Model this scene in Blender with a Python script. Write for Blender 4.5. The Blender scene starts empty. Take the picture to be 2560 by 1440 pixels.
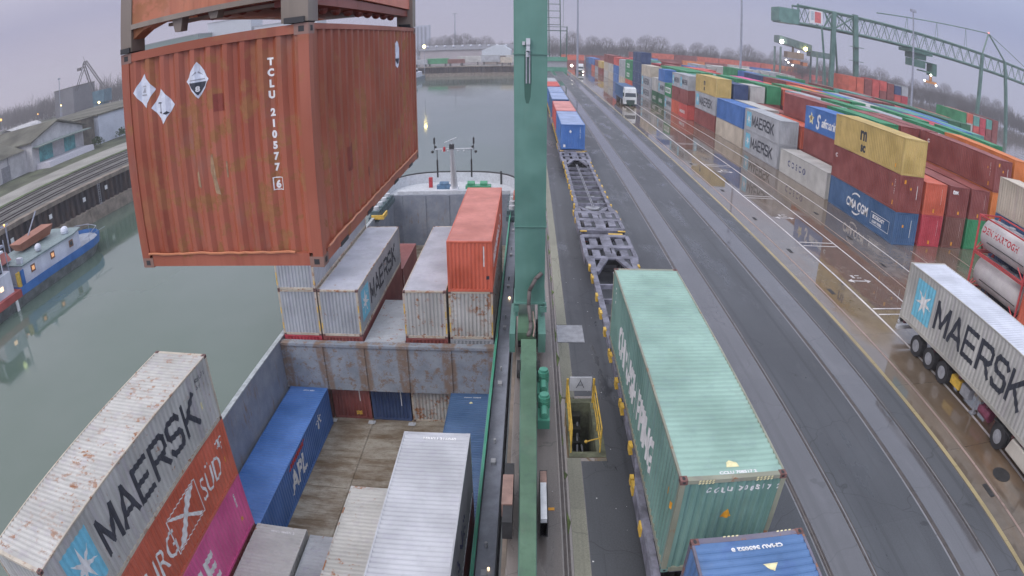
import bpy, bmesh, math, random
from mathutils import Vector, Matrix
R = math.radians
random.seed(7)
scene = bpy.context.scene
col = scene.collection

# ------------------------------------------------------------------ camera
CH = 12.766
cd = bpy.data.cameras.new('camera')
cam = bpy.data.objects.new('camera', cd)
col.objects.link(cam)
scene.camera = cam
cd.type = 'PANO'
cd.panorama_type = 'FISHEYE_LENS_POLYNOMIAL'
cd.sensor_width = 36.0
cd.sensor_fit = 'HORIZONTAL'
cd.fisheye_fov = R(150)
K = [0.0005535062428652808, 0.04420569615481946, 0.00022764265495552806, -1.943834310646651e-05, 9.389663482087252e-07]
cd.fisheye_polynomial_k0, cd.fisheye_polynomial_k1, cd.fisheye_polynomial_k2, cd.fisheye_polynomial_k3, cd.fisheye_polynomial_k4 = [-k for k in K]
cd.clip_start = 0.05
cd.clip_end = 5000
pit, yaw, rol = -0.39533, -0.02799, -0.00139
fv = Vector((math.sin(yaw) * math.cos(pit), math.cos(yaw) * math.cos(pit), math.sin(pit)))
rv = Vector((math.cos(yaw), -math.sin(yaw), 0))
uv_ = rv.cross(fv)
r2 = rv * math.cos(rol) + uv_ * math.sin(rol)
u2 = -rv * math.sin(rol) + uv_ * math.cos(rol)
M = Matrix((r2, u2, -fv)).transposed().to_4x4()
M.translation = (0, 0, CH)
cam.matrix_world = M

# ------------------------------------------------------------------ world, sun, exposure
w = bpy.data.worlds.new('World')
scene.world = w
w.use_nodes = True
nt = w.node_tree
nt.nodes.clear()
out = nt.nodes.new('ShaderNodeOutputWorld')
bg = nt.nodes.new('ShaderNodeBackground')
sky = nt.nodes.new('ShaderNodeTexSky')
sky.sky_type = 'NISHITA'
sky.sun_disc = False
sky.sun_elevation = R(55)
sky.sun_rotation = R(200)
sky.air_density = 2.0
sky.dust_density = 4.0
tc = nt.nodes.new('ShaderNodeTexCoord')
sep = nt.nodes.new('ShaderNodeSeparateXYZ')
nt.links.new(tc.outputs['Generated'], sep.inputs[0])
ramp = nt.nodes.new('ShaderNodeValToRGB')
nt.links.new(sep.outputs['Z'], ramp.inputs[0])
cr = ramp.color_ramp
cr.elements[0].position = 0.0
cr.elements[0].color = (0.55, 0.545, 0.70, 1)
cr.elements[1].position = 1.0
cr.elements[1].color = (1.35, 1.40, 1.5, 1)
e = cr.elements.new(0.12); e.color = (0.41, 0.445, 0.66, 1)
e = cr.elements.new(0.30); e.color = (0.72, 0.77, 0.95, 1)
# cloud mottling and a warmer, pinker west
nz = nt.nodes.new('ShaderNodeTexNoise'); nz.inputs['Scale'].default_value = 2.2; nz.inputs['Detail'].default_value = 4
mp = nt.nodes.new('ShaderNodeMapping'); mp.inputs['Scale'].default_value = (1, 1, 3.5)
nt.links.new(tc.outputs['Generated'], mp.inputs[0]); nt.links.new(mp.outputs[0], nz.inputs['Vector'])
mr = nt.nodes.new('ShaderNodeMapRange'); mr.inputs['To Min'].default_value = 0.92; mr.inputs['To Max'].default_value = 1.08
nt.links.new(nz.outputs[0], mr.inputs[0])
wx = nt.nodes.new('ShaderNodeMapRange'); wx.inputs['From Min'].default_value = -0.7; wx.inputs['From Max'].default_value = 0.6
nt.links.new(sep.outputs['X'], wx.inputs[0])
tint = nt.nodes.new('ShaderNodeMix'); tint.data_type = 'RGBA'
nt.links.new(wx.outputs[0], tint.inputs['Factor'])
tint.inputs['A'].default_value = (1.13, 1.02, 0.97, 1)
tint.inputs['B'].default_value = (0.93, 0.97, 1.04, 1)
m1 = nt.nodes.new('ShaderNodeMix'); m1.data_type = 'RGBA'; m1.blend_type = 'MULTIPLY'; m1.inputs['Factor'].default_value = 1
nt.links.new(ramp.outputs[0], m1.inputs['A']); nt.links.new(tint.outputs['Result'], m1.inputs['B'])
m2 = nt.nodes.new('ShaderNodeVectorMath'); m2.operation = 'SCALE'
nt.links.new(m1.outputs['Result'], m2.inputs[0]); nt.links.new(mr.outputs[0], m2.inputs['Scale'])
by = nt.nodes.new('ShaderNodeMapRange'); by.interpolation_type = 'SMOOTHSTEP'
by.inputs['From Min'].default_value = 0.35; by.inputs['From Max'].default_value = -0.5; by.inputs['To Min'].default_value = 1.0; by.inputs['To Max'].default_value = 1.65
nt.links.new(sep.outputs['Y'], by.inputs[0])
mby = nt.nodes.new('ShaderNodeMath'); mby.operation = 'MULTIPLY'
nt.links.new(mr.outputs[0], mby.inputs[0]); nt.links.new(by.outputs[0], mby.inputs[1])
nt.links.new(mby.outputs[0], m2.inputs['Scale'])
m2b = nt.nodes.new('ShaderNodeVectorMath'); m2b.operation = 'SCALE'; m2b.inputs['Scale'].default_value = 10.0
nt.links.new(m2.outputs[0], m2b.inputs[0])
mx = nt.nodes.new('ShaderNodeMix'); mx.data_type = 'RGBA'; mx.inputs['Factor'].default_value = 0.93
nt.links.new(sky.outputs[0], mx.inputs['A']); nt.links.new(m2b.outputs[0], mx.inputs['B'])
nt.links.new(mx.outputs['Result'], bg.inputs[0])
bg.inputs[1].default_value = 0.1
nt.links.new(bg.outputs[0], out.inputs[0])
ld = bpy.data.lights.new('overcast_sun', 'SUN')
ld.energy = 1.0
ld.angle = R(28)
ld.color = (1.0, 0.96, 0.93)
sun = bpy.data.objects.new('overcast_sun', ld)
col.objects.link(sun)
sun.rotation_euler = (R(48), 0, R(-38))
scene.view_settings.view_transform = 'Standard'
scene.view_settings.look = 'None'
scene.view_settings.exposure = -0.16
scene.view_settings.gamma = 1.0
scene.cycles.max_bounces = 6
scene.cycles.glossy_bounces = 3
scene.cycles.diffuse_bounces = 3

# ------------------------------------------------------------------ materials
def srgb(r, g, b):
    f = lambda c: (c / 255 / 12.92) if c / 255 <= 0.04045 else ((c / 255 + 0.055) / 1.055) ** 2.4
    return (f(r), f(g), f(b))
def nn(t, kind, **kw):
    n = t.nodes.new(kind)
    for k, v in kw.items():
        setattr(n, k, v)
    return n
def newmat(name, color=(0.5, 0.5, 0.5), rough=0.6, metal=0.0, spec=0.5):
    m = bpy.data.materials.new(name)
    m.use_nodes = True
    b = m.node_tree.nodes['Principled BSDF']
    b.inputs['Base Color'].default_value = (*color, 1)
    b.inputs['Roughness'].default_value = rough
    b.inputs['Metallic'].default_value = metal
    b.inputs['Specular IOR Level'].default_value = spec
    return m, m.node_tree, b
def lk(t, a, b): t.links.new(a, b)
def objcoord(t, rnd=True, kind='Object'):
    c = nn(t, 'ShaderNodeTexCoord')
    if not rnd: return c.outputs[kind]
    oi = nn(t, 'ShaderNodeObjectInfo')
    ml = nn(t, 'ShaderNodeMath', operation='MULTIPLY'); ml.inputs[1].default_value = 57.0
    lk(t, oi.outputs['Random'], ml.inputs[0])
    ad = nn(t, 'ShaderNodeVectorMath', operation='ADD')
    lk(t, c.outputs[kind], ad.inputs[0]); lk(t, ml.outputs[0], ad.inputs[1])
    return ad.outputs[0]
def noise(t, vec, scale, detail=5, rough=0.6, stretch=None):
    n = nn(t, 'ShaderNodeTexNoise')
    n.inputs['Scale'].default_value = scale
    n.inputs['Detail'].default_value = detail
    n.inputs['Roughness'].default_value = rough
    if stretch:
        mp = nn(t, 'ShaderNodeMapping'); mp.inputs['Scale'].default_value = stretch
        lk(t, vec, mp.inputs[0]); vec = mp.outputs[0]
    lk(t, vec, n.inputs['Vector'])
    return n.outputs[0]
def rng(t, v, a, b, c=0.0, d=1.0):
    m = nn(t, 'ShaderNodeMapRange'); m.interpolation_type = 'SMOOTHSTEP'
    m.inputs['From Min'].default_value = a; m.inputs['From Max'].default_value = b
    m.inputs['To Min'].default_value = c; m.inputs['To Max'].default_value = d
    lk(t, v, m.inputs[0]); return m.outputs[0]
def mixc(t, f, a, b, blend='MIX'):
    m = nn(t, 'ShaderNodeMix', data_type='RGBA', blend_type=blend)
    for s, v in (('Factor', f), ('A', a), ('B', b)):
        if isinstance(v, (int, float)): m.inputs[s].default_value = v
        elif isinstance(v, tuple): m.inputs[s].default_value = (*v[:3], 1)
        else: lk(t, v, m.inputs[s])
    return m.outputs['Result']
def mul(t, a, b):
    m = nn(t, 'ShaderNodeMath', operation='MULTIPLY')
    for i, v in enumerate((a, b)):
        if isinstance(v, (int, float)): m.inputs[i].default_value = v
        else: lk(t, v, m.inputs[i])
    return m.outputs[0]
RUST = (0.20, 0.075, 0.03)
RUSTL = (0.37, 0.17, 0.075)
pcache = {}
def paint(name, c, rust=0.15, wear=0.5, rough=0.42, rnd=True):
    key = (name, c, rust, wear)
    if key in pcache: return pcache[key]
    m, t, b = newmat(name, c, rough)
    v = objcoord(t, rnd)
    fade = noise(t, v, 0.55, 3, 0.5)
    streak = noise(t, v, 1.0, 5, 0.7, (3.0, 3.0, 0.22))
    spots = noise(t, v, 2.6, 9, 0.72)
    big = noise(t, v, 0.5, 4, 0.6)
    lc = tuple(min(1, x * 1.14 + 0.035) for x in c)
    dc = tuple(x * 0.62 for x in c)
    c1 = mixc(t, rng(t, fade, 0.25, 0.75), dc_mix(c, dc, 0.45), lc)
    c2 = mixc(t, mul(t, rng(t, streak, 0.48, 0.72), wear * 0.55), c1, dc)
    dirt = noise(t, v, 0.9, 7, 0.7, (1.2, 0.6, 0.5))
    dk = noise(t, v, 0.7, 4, 0.6, (4.0, 4.0, 0.12))
    c2 = mixc(t, mul(t, rng(t, dk, 0.52, 0.66), wear * 0.35), c2, tuple(x * q for x, q in zip(c, (0.72, 0.60, 0.85))))
    c3 = mixc(t, mul(t, rng(t, dirt, 0.55, 0.8), wear * 0.45), c2, (0.20, 0.18, 0.15))
    th = 0.715 - rust * 0.29
    rm = mul(t, rng(t, spots, th, th + 0.07), rng(t, big, 0.35, 0.6))
    rr = noise(t, v, 9.0, 4, 0.6)
    rc = mixc(t, rr, RUST, RUSTL)
    c4 = mixc(t, rm, c3, rc)
    lk(t, c4, b.inputs['Base Color'])
    rg = rng(t, rm, 0, 1, rough, 0.85)
    lk(t, rg, b.inputs['Roughness'])
    bp = nn(t, 'ShaderNodeBump'); bp.inputs['Strength'].default_value = 0.25; bp.inputs['Distance'].default_value = 0.02
    dent = noise(t, v, 1.7, 3, 0.5)
    lk(t, dent, bp.inputs['Height']); lk(t, bp.outputs[0], b.inputs['Normal'])
    pcache[key] = m
    return m
def dc_mix(a, b, f): return tuple(x * (1 - f) + y * f for x, y in zip(a, b))
def plain(name, c, rough=0.6, metal=0.0, var=0.25, scale=3.0):
    m, t, b = newmat(name, c, rough, metal)
    v = objcoord(t)
    n = noise(t, v, scale, 6, 0.65)
    c1 = mixc(t, rng(t, n, 0.3, 0.7), tuple(x * (1 - var) for x in c), tuple(min(1, x * (1 + var)) for x in c))
    lk(t, c1, b.inputs['Base Color'])
    return m
def emit(name, c, s):
    m, t, b = newmat(name, c, 0.5)
    b.inputs['Emission Color'].default_value = (*c, 1)
    b.inputs['Emission Strength'].default_value = s
    return m

COL = {  # base colours of the paints
 'm': ('maroon_paint', (0.22, 0.050, 0.042)), 'r': ('red_paint', (0.50, 0.070, 0.055)), 'o': ('orange_red_paint', (0.54, 0.105, 0.052)),
 'g': ('green_paint', (0.02, 0.22, 0.085)), 'd': ('dark_green_paint', (0.022, 0.115, 0.05)), 'b': ('blue_paint', (0.04, 0.14, 0.40)),
 'n': ('navy_paint', (0.02, 0.05, 0.14)), 'w': ('white_paint', (0.43, 0.43, 0.41)), 'l': ('light_grey_paint', (0.34, 0.36, 0.385)),
 'y': ('yellow_paint', (0.48, 0.35, 0.11)), 't': ('teal_paint', (0.09, 0.29, 0.25)), 'p': ('pink_paint', (0.64, 0.085, 0.27)),
 'k': ('beige_paint', (0.47, 0.42, 0.34)), 'c': ('crimson_paint', (0.42, 0.035, 0.055)), 'a': ('amber_orange_paint', (0.58, 0.17, 0.03)),
 'v': ('brown_paint', (0.17, 0.062, 0.045)), 's': ('slate_blue_paint', (0.035, 0.10, 0.22))}
CNAME = {'m': 'maroon', 'r': 'bright red', 'o': 'orange-red', 'g': 'green', 'd': 'dark green', 'b': 'blue', 'n': 'navy blue', 'w': 'white',
 'l': 'light grey', 'y': 'yellow', 't': 'teal', 'p': 'pink', 'k': 'beige', 'c': 'crimson', 'a': 'orange', 'v': 'brown', 's': 'slate blue'}
def pm(k, rust=0.15, wear=0.5):
    n, c = COL[k]
    return paint(n, c, rust, wear)
WHITE = plain('white_lettering_paint', (0.72, 0.72, 0.72), 0.5, var=0.12)
BLACK = plain('black_lettering_paint', (0.035, 0.04, 0.055), 0.5)
NAVYL = plain('navy_lettering_paint', (0.05, 0.06, 0.16), 0.5)
REDL = plain('red_lettering_paint', (0.40, 0.03, 0.04), 0.5)
SKYB = plain('sky_blue_paint', (0.17, 0.50, 0.66), 0.5, var=0.1)
YEL = plain('yellow_safety_paint', (0.62, 0.40, 0.06), 0.5)
PALEY = plain('pale_yellow_decal', (0.72, 0.66, 0.38), 0.5)
ORG = plain('orange_decal', (0.72, 0.33, 0.03), 0.5)
DARK = plain('dark_steel', (0.03, 0.03, 0.032), 0.6)
RUBBER = plain('tyre_rubber', (0.03, 0.03, 0.033), 0.8)
RUSTM = plain('rusty_steel', (0.20, 0.10, 0.065), 0.8, scale=9, var=0.5)
CAST = plain('rust_brown_casting', (0.17, 0.085, 0.075), 0.75, scale=8, var=0.4)
CGREEN = paint('crane_green_paint', (0.078, 0.200, 0.160), 0.05, 0.35)
SGREEN = paint('moss_green_beam_paint', (0.068, 0.150, 0.085), 0.1, 0.8)
GREYM = plain('grey_steel', (0.30, 0.31, 0.34), 0.5, var=0.2)
WGREY = plain('grimy_wagon_grey_paint', (0.165, 0.165, 0.205), 0.55, var=0.5, scale=1.5)
GLASS, _t, _b = newmat('dark_window_glass', (0.03, 0.045, 0.06), 0.08)

# ------------------------------------------------------------------ mesh builder
class MB:
    def __init__(s): s.v = []; s.f = []
    def quad(s, a, b, c, d):
        i = len(s.v); s.v += [tuple(a), tuple(b), tuple(c), tuple(d)]; s.f.append((i, i + 1, i + 2, i + 3))
    def box(s, x0, y0, z0, x1, y1, z1):
        i = len(s.v)
        s.v += [(x0, y0, z0), (x1, y0, z0), (x1, y1, z0), (x0, y1, z0), (x0, y0, z1), (x1, y0, z1), (x1, y1, z1), (x0, y1, z1)]
        s.f += [(i, i + 3, i + 2, i + 1), (i + 4, i + 5, i + 6, i + 7), (i, i + 1, i + 5, i + 4), (i + 1, i + 2, i + 6, i + 5), (i + 2, i + 3, i + 7, i + 6), (i + 3, i, i + 4, i + 7)]
        return s
    def hexa(s, pts):  # 8 points: bottom 4 ccw, top 4 ccw
        i = len(s.v); s.v += [tuple(p) for p in pts]
        s.f += [(i, i + 3, i + 2, i + 1), (i + 4, i + 5, i + 6, i + 7), (i, i + 1, i + 5, i + 4), (i + 1, i + 2, i + 6, i + 5), (i + 2, i + 3, i + 7, i + 6), (i + 3, i, i + 4, i + 7)]
        return s
    def bar(s, p, q, r=0.05, n=6, r1=None):
        p = Vector(p); q = Vector(q); d = (q - p)
        if d.length < 1e-6: return s
        d.normalize()
        a = d.orthogonal().normalized(); b = d.cross(a); r1 = r if r1 is None else r1
        i = len(s.v)
        for c, rr in ((p, r), (q, r1)):
            for k in range(n):
                t = 2 * math.pi * (k + 0.5) / n
                s.v.append(tuple(c + (a * math.cos(t) + b * math.sin(t)) * rr))
        for k in range(n):
            s.f.append((i + k, i + (k + 1) % n, i + n + (k + 1) % n, i + n + k))
        s.f.append(tuple(i + k for k in reversed(range(n)))); s.f.append(tuple(i + n + k for k in range(n)))
        return s
    def path(s, pts, r=0.05, n=6):
        for a, b in zip(pts, pts[1:]): s.bar(a, b, r, n)
        return s
    def disc(s, c, ax, r, w, n=20):
        c = Vector(c); ax = Vector(ax).normalized()
        return s.bar(c - ax * w / 2, c + ax * w / 2, r, n)
    def prism(s, poly, z0, z1):
        n = len(poly); i = len(s.v)
        s.v += [(x, y, z0) for x, y in poly] + [(x, y, z1) for x, y in poly]
        s.f.append(tuple(i + k for k in reversed(range(n)))); s.f.append(tuple(i + n + k for k in range(n)))
        for k in range(n): s.f.append((i + k, i + (k + 1) % n, i + n + (k + 1) % n, i + n + k))
        return s
    def sphere(s, c, r, n=8, zs=1.0):
        i0 = len(s.v)
        for a in range(1, n):
            th = math.pi * a / n
            for b in range(2 * n):
                ph = math.pi * b / n
                s.v.append((c[0] + r * math.sin(th) * math.cos(ph), c[1] + r * math.sin(th) * math.sin(ph), c[2] + r * zs * math.cos(th)))
        t = len(s.v); s.v += [(c[0], c[1], c[2] + r * zs), (c[0], c[1], c[2] - r * zs)]
        m = 2 * n
        for b in range(m):
            s.f.append((t, i0 + b, i0 + (b + 1) % m))
            s.f.append((t + 1, i0 + (n - 2) * m + (b + 1) % m, i0 + (n - 2) * m + b))
            for a in range(n - 2): s.f.append((i0 + a * m + b, i0 + (a + 1) * m + b, i0 + (a + 1) * m + (b + 1) % m, i0 + a * m + (b + 1) % m))
        return s
    def mesh(s, name):
        me = bpy.data.meshes.new(name); me.from_pydata(s.v, [], s.f); me.update(); return me
    def build(s, name, mat, parent=None, smooth=False, bevel=0):
        return link(name, s.mesh(name), mat, parent, smooth, bevel)
def link(name, me, mat, parent=None, smooth=False, bevel=0):
    o = bpy.data.objects.new(name, me); col.objects.link(o)
    if mat and not me.materials: me.materials.append(mat)
    if parent: o.parent = parent
    if smooth:
        for p in me.polygons: p.use_smooth = True
    if bevel:
        b = o.modifiers.new('bevel', 'BEVEL'); b.width = bevel; b.segments = 2; b.limit_method = 'ANGLE'
    return o
def tag(o, label=None, cat=None, group=None, kind=None):
    if label: o['label'] = label
    if cat: o['category'] = cat
    if group: o['group'] = group
    if kind: o['kind'] = kind
    return o
def empty(name, loc, label, cat, group=None, rz=0):
    o = bpy.data.objects.new(name, None); col.objects.link(o)
    o.location = loc; o.rotation_euler = (0, 0, rz); o.empty_display_size = 0.5
    return tag(o, label, cat, group)
def copy_tree(o, parent=None, mat=None):
    c = o.copy(); col.objects.link(c); c.parent = parent
    for ch in list(o.children): copy_tree(ch, c)
    return c

def explode(o):
    """give every separate piece of a mesh an object of its own (pieces that touch stay together)"""
    me = o.data; n = len(me.vertices); par = list(range(n))
    def find(a):
        while par[a] != a: par[a] = par[par[a]]; a = par[a]
        return a
    for e in me.edges:
        a, b = find(e.vertices[0]), find(e.vertices[1])
        if a != b: par[a] = b
    isl = {}
    for i in range(n): isl.setdefault(find(i), []).append(i)
    isl = list(isl.values()); bb = []
    for g in isl:
        cs = [me.vertices[i].co for i in g]
        bb.append([min(c[k] for c in cs) - .006 for k in range(3)] + [max(c[k] for c in cs) + .006 for k in range(3)])
    q = list(range(len(isl)))
    def f2(a):
        while q[a] != a: q[a] = q[q[a]]; a = q[a]
        return a
    for i in range(len(isl)):
        for j in range(i):
            if all(bb[i][k] <= bb[j][k + 3] and bb[j][k] <= bb[i][k + 3] for k in range(3)): q[f2(i)] = f2(j)
    cl = {}
    for i in range(len(isl)): cl.setdefault(f2(i), []).extend(isl[i])
    if len(cl) < 2: return
    base = o.name.split('.')[0]
    groups = list(cl.values()); own = {}
    for gi, g in enumerate(groups):
        for i in g: own[i] = gi
    faces = [[] for _ in groups]
    for p in me.polygons: faces[own[p.vertices[0]]].append(tuple(p.vertices))
    for gi, g in enumerate(groups):
        mp = {v: k for k, v in enumerate(g)}
        m2_ = bpy.data.meshes.new(base); m2_.from_pydata([me.vertices[i].co[:] for i in g], [], [tuple(mp[v] for v in f) for f in faces[gi]]); m2_.update()
        for m_ in me.materials: m2_.materials.append(m_)
        if gi == 0: o.data = m2_; continue
        c = o.copy(); c.data = m2_; col.objects.link(c); c.parent = o.parent

# ------------------------------------------------------------------ the setting: ground, water, basin, far bank
WZ = -5.0
def concrete_mat():
    m, t, b = newmat('wet_yard_concrete', (0.2, 0.17, 0.14), 0.4)
    v = objcoord(t, False)
    big = noise(t, v, 0.10, 5, 0.6)
    fine = noise(t, v, 1.4, 8, 0.7)
    lane = noise(t, v, 0.5, 6, 0.65, (1.0, 0.22, 1))
    c1 = mixc(t, rng(t, fine, 0.3, 0.7), (0.15, 0.130, 0.112), (0.25, 0.212, 0.175))
    c1 = mixc(t, rng(t, noise(t, v, 0.045, 3, 0.5), 0.42, 0.6), c1, (0.22, 0.155, 0.095))
    c2 = mixc(t, mul(t, rng(t, lane, 0.48, 0.7), 0.8), c1, (0.20, 0.12, 0.065))
    # slab joints every 5 m
    sp = nn(t, 'ShaderNodeSeparateXYZ'); lk(t, v, sp.inputs[0])
    bk = nn(t, 'ShaderNodeTexBrick'); bk.offset = 0; bk.inputs['Scale'].default_value = 0.2
    bk.inputs['Mortar Size'].default_value = 0.004; bk.inputs['Brick Width'].default_value = 1.0; bk.inputs['Row Height'].default_value = 1.0
    bk.inputs['Color1'].default_value = (1, 1, 1, 1); bk.inputs['Color2'].default_value = (0.86, 0.86, 0.86, 1); bk.inputs['Mortar'].default_value = (0.45, 0.43, 0.4, 1)
    lk(t, v, bk.inputs['Vector'])
    c3 = mixc(t, 0.8, c2, bk.outputs['Color'], 'MULTIPLY')
    pud = rng(t, noise(t, v, 0.22, 7, 0.62, (1.0, 0.45, 1)), 0.33, 0.52)
    c4 = mixc(t, mul(t, pud, 0.45), c3, (0.07, 0.06, 0.05))
    lk(t, c4, b.inputs['Base Color'])
    lk(t, rng(t, pud, 0, 1, 0.22, 0.03), b.inputs['Roughness'])
    b.inputs['Specular IOR Level'].default_value = 1.0
    bp = nn(t, 'ShaderNodeBump'); bp.inputs['Distance'].default_value = 0.01
    bs = rng(t, pud, 0, 1, 0.25, 0.02); lk(t, bs, bp.inputs['Strength'])
    lk(t, noise(t, v, 6, 5), bp.inputs['Height']); lk(t, bp.outputs[0], b.inputs['Normal'])
    return m
def asphalt_mat(name, c, wet_lo, wet_hi, r_dry, r_wet, seed=0.0, st=(1.0, 0.3, 1), wetmul=0.5, spec=0.6):
    m, t, b = newmat(name, c, 0.6)
    v0 = objcoord(t, False)
    ad = nn(t, 'ShaderNodeVectorMath', operation='ADD'); ad.inputs[1].default_value = (seed, seed * 2, 0); lk(t, v0, ad.inputs[0]); v = ad.outputs[0]
    f = noise(t, v, 22, 6, 0.8); bgn = noise(t, v, 0.35, 5, 0.6, st)
    c1 = mixc(t, rng(t, f, 0.3, 0.7), tuple(x * 0.75 for x in c), tuple(x * 1.3 for x in c))
    c2 = mixc(t, rng(t, bgn, 0.35, 0.7), c1, tuple(x * 1.35 for x in c))
    tyre = noise(t, v, 1.0, 4, 0.6, (2.6, 0.02, 1)); c2 = mixc(t, mul(t, rng(t, tyre, 0.54, 0.66), 0.45), c2, tuple(x * 0.6 for x in c))
    oil = noise(t, v, 0.9, 5, 0.55); c2 = mixc(t, mul(t, rng(t, oil, 0.66, 0.72), 0.6), c2, tuple(x * 0.35 for x in c))
    vor = nn(t, 'ShaderNodeTexVoronoi', feature='DISTANCE_TO_EDGE'); vor.inputs['Scale'].default_value = 0.22
    wv_ = nn(t, 'ShaderNodeVectorMath', operation='ADD'); nz_ = nn(t, 'ShaderNodeTexNoise'); nz_.inputs['Scale'].default_value = 0.8; lk(t, v, nz_.inputs['Vector']); lk(t, v, wv_.inputs[0]); lk(t, nz_.outputs['Color'], wv_.inputs[1]); lk(t, wv_.outputs[0], vor.inputs['Vector'])
    crk = rng(t, vor.outputs['Distance'], 0.0, 0.006, 1, 0); c2 = mixc(t, mul(t, crk, 0.55), c2, tuple(x * 0.4 for x in c))
    pt = nn(t, 'ShaderNodeTexBrick'); pt.offset = 0.37; pt.inputs['Scale'].default_value = 0.16; pt.inputs['Mortar Size'].default_value = 0.001; pt.inputs['Row Height'].default_value = 1.9; pt.inputs['Brick Width'].default_value = 0.55
    pt.inputs['Color1'].default_value = (1.12, 1.12, 1.10, 1); pt.inputs['Color2'].default_value = (0.84, 0.84, 0.86, 1); pt.inputs['Mortar'].default_value = (0.6, 0.6, 0.6, 1); lk(t, v, pt.inputs['Vector'])
    c2 = mixc(t, 0.7, c2, pt.outputs['Color'], 'MULTIPLY')
    pud = rng(t, noise(t, v, 0.5, 7, 0.62, st), wet_lo, wet_hi)
    c3 = mixc(t, mul(t, pud, wetmul), c2, tuple(x * 0.45 for x in c))
    lk(t, c3, b.inputs['Base Color'])
    lk(t, rng(t, pud, 0, 1, r_dry, r_wet), b.inputs['Roughness'])
    b.inputs['Specular IOR Level'].default_value = spec
    bp = nn(t, 'ShaderNodeBump'); bp.inputs['Distance'].default_value = 0.008
    lk(t, rng(t, pud, 0, 1, 0.5, 0.03), bp.inputs['Strength'])
    lk(t, f, bp.inputs['Height']); lk(t, bp.outputs[0], b.inputs['Normal'])
    return m
CONC = concrete_mat()
ASPH = asphalt_mat('dark_wet_asphalt', (0.066, 0.071, 0.080), 0.48, 0.70, 0.52, 0.12, spec=0.45)
STRIP = asphalt_mat('light_wet_track_concrete', (0.105, 0.103, 0.113), 0.30, 0.48, 0.16, 0.02, 31.0, (1.2, 0.4, 1), 0.45, 1.0)
STRIP.node_tree.nodes['Principled BSDF'].inputs['IOR'].default_value = 1.62
CONC.node_tree.nodes['Principled BSDF'].inputs['IOR'].default_value = 1.75
APRON = asphalt_mat('brown_grey_quay_apron', (0.17, 0.150, 0.140), 0.5, 0.68, 0.5, 0.2, 11.0)
KERB = asphalt_mat('mossy_kerb_stone', (0.20, 0.20, 0.16), 0.6, 0.8, 0.7, 0.3, 5.0)
GRASSG = plain('rough_green_and_brown_ground', (0.085, 0.095, 0.06), 0.9, var=0.55, scale=0.15)
BANKC = plain('stained_old_concrete', (0.20, 0.165, 0.135), 0.85, var=0.35, scale=0.8)
RAILM = plain('worn_rail_steel', (0.10, 0.085, 0.08), 0.4, 0.6)

def sheet(name, x0, y0, x1, y1, z, mat, kind='structure', lab=None, cat=None, nx=1, ny=1):
    m = MB()
    m.quad((x0, y0, z), (x1, y0, z), (x1, y1, z), (x0, y1, z))
    o = m.build(name, mat); tag(o, lab, cat, None, kind); return o
# quay land: one sheet with the access pit left open, and the land behind the basin's head
m = MB()
QX = -0.5
PX0, PX1, PY0, PY1 = 1.52, 2.32, 16.6, 19.6
xs = [QX, PX0, PX1, 2500]; ys = [-60, PY0, PY1, 310]
for i in range(3):
    for j in range(3):
        if i == 1 and j == 1: continue
        m.quad((xs[i], ys[j], 0), (xs[i + 1], ys[j], 0), (xs[i + 1], ys[j + 1], 0), (xs[i], ys[j + 1], 0))
m.quad((-2500, 310, 0), (2500, 310, 0), (2500, 3000, 0), (-2500, 3000, 0))
tag(m.build('ground', CONC), 'wet brownish concrete ground of the container yard', 'ground', None, 'structure')
sheet('quay_apron', QX + 0.02, -40, 1.02, 300, 0.004, APRON, lab='brown grey strip along the quay edge under the crane', cat='quay')
sheet('left_bank_ground', -2500, -60, -57, 310, 0.0, GRASSG, lab='rough grassy ground beyond the opposite quay', cat='ground')
m = MB()
for (a, b_, c, d) in ((1.78, -40, 8.45, PY0 - 0.5), (2.62, PY0 - 0.5, 8.45, PY1 + 0.5), (1.78, PY1 + 0.5, 8.45, 300), (9.98, -40, 13.05, 300), (14.62, -40, 15.78, 300)):
    m.quad((a, b_, .004), (c, b_, .004), (c, d, .004), (a, d, .004))
tag(m.build('road', ASPH), 'dark wet asphalt between the rail tracks', 'road', None, 'structure')
m = MB()
for a, c in ((8.55, 9.88), (13.15, 14.52)): m.quad((a, -40, .004), (c, -40, .004), (c, 300, .004), (a, 300, .004))
tag(m.build('track_pavement', STRIP), 'pale wet paving with puddles between embedded rails', 'pavement', None, 'structure')
# kerb beside the crane rail
m = MB()
for y0, y1 in ((-40, PY0 - 0.35), (PY1 + 0.35, 24.4), (26.2, 300)):
    m.box(1.32, y0, -0.3, 1.76, y1, 0.03)
tag(m.build('kerb', KERB), 'mossy stone kerb along the crane rail', 'kerb', None, 'structure')
MOSS = plain('green_moss', (0.09, 0.125, 0.04), 0.95, var=0.5, scale=2.5)
m = MB(); rr = random.Random(3)
y = 2.0
while y < 60:
    L = rr.uniform(0.3, 1.6); wd = rr.uniform(0.03, 0.11)
    m.hexa([(1.20, y, 0.002), (1.20 + wd * .3, y, .002), (1.22 + wd, y + L * .5, .002), (1.20, y + L, .002), (1.20, y, 0.022), (1.20 + wd * .3, y, .022), (1.21 + wd, y + L * .5, .03), (1.20, y + L, .022)])
    y += L + rr.uniform(0.1, 2.2)
tag(m.build('moss', MOSS), 'green moss growing along the kerb joint', 'moss', None, 'stuff')
def rails(name, xs, lab, cat, w_=0.07, z=0.012, y0=-40, y1=300, g=None):
    for x in xs:
        m = MB(); m.box(x - w_ / 2, y0, -0.05, x + w_ / 2, y1, z)
        m.box(x + w_ / 2 + 0.03, y0, -0.05, x + w_ / 2 + 0.10, y1, 0.006)
        tag(m.build(name, RAILM), lab.get(x) if isinstance(lab, dict) else lab, cat, g)
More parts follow.
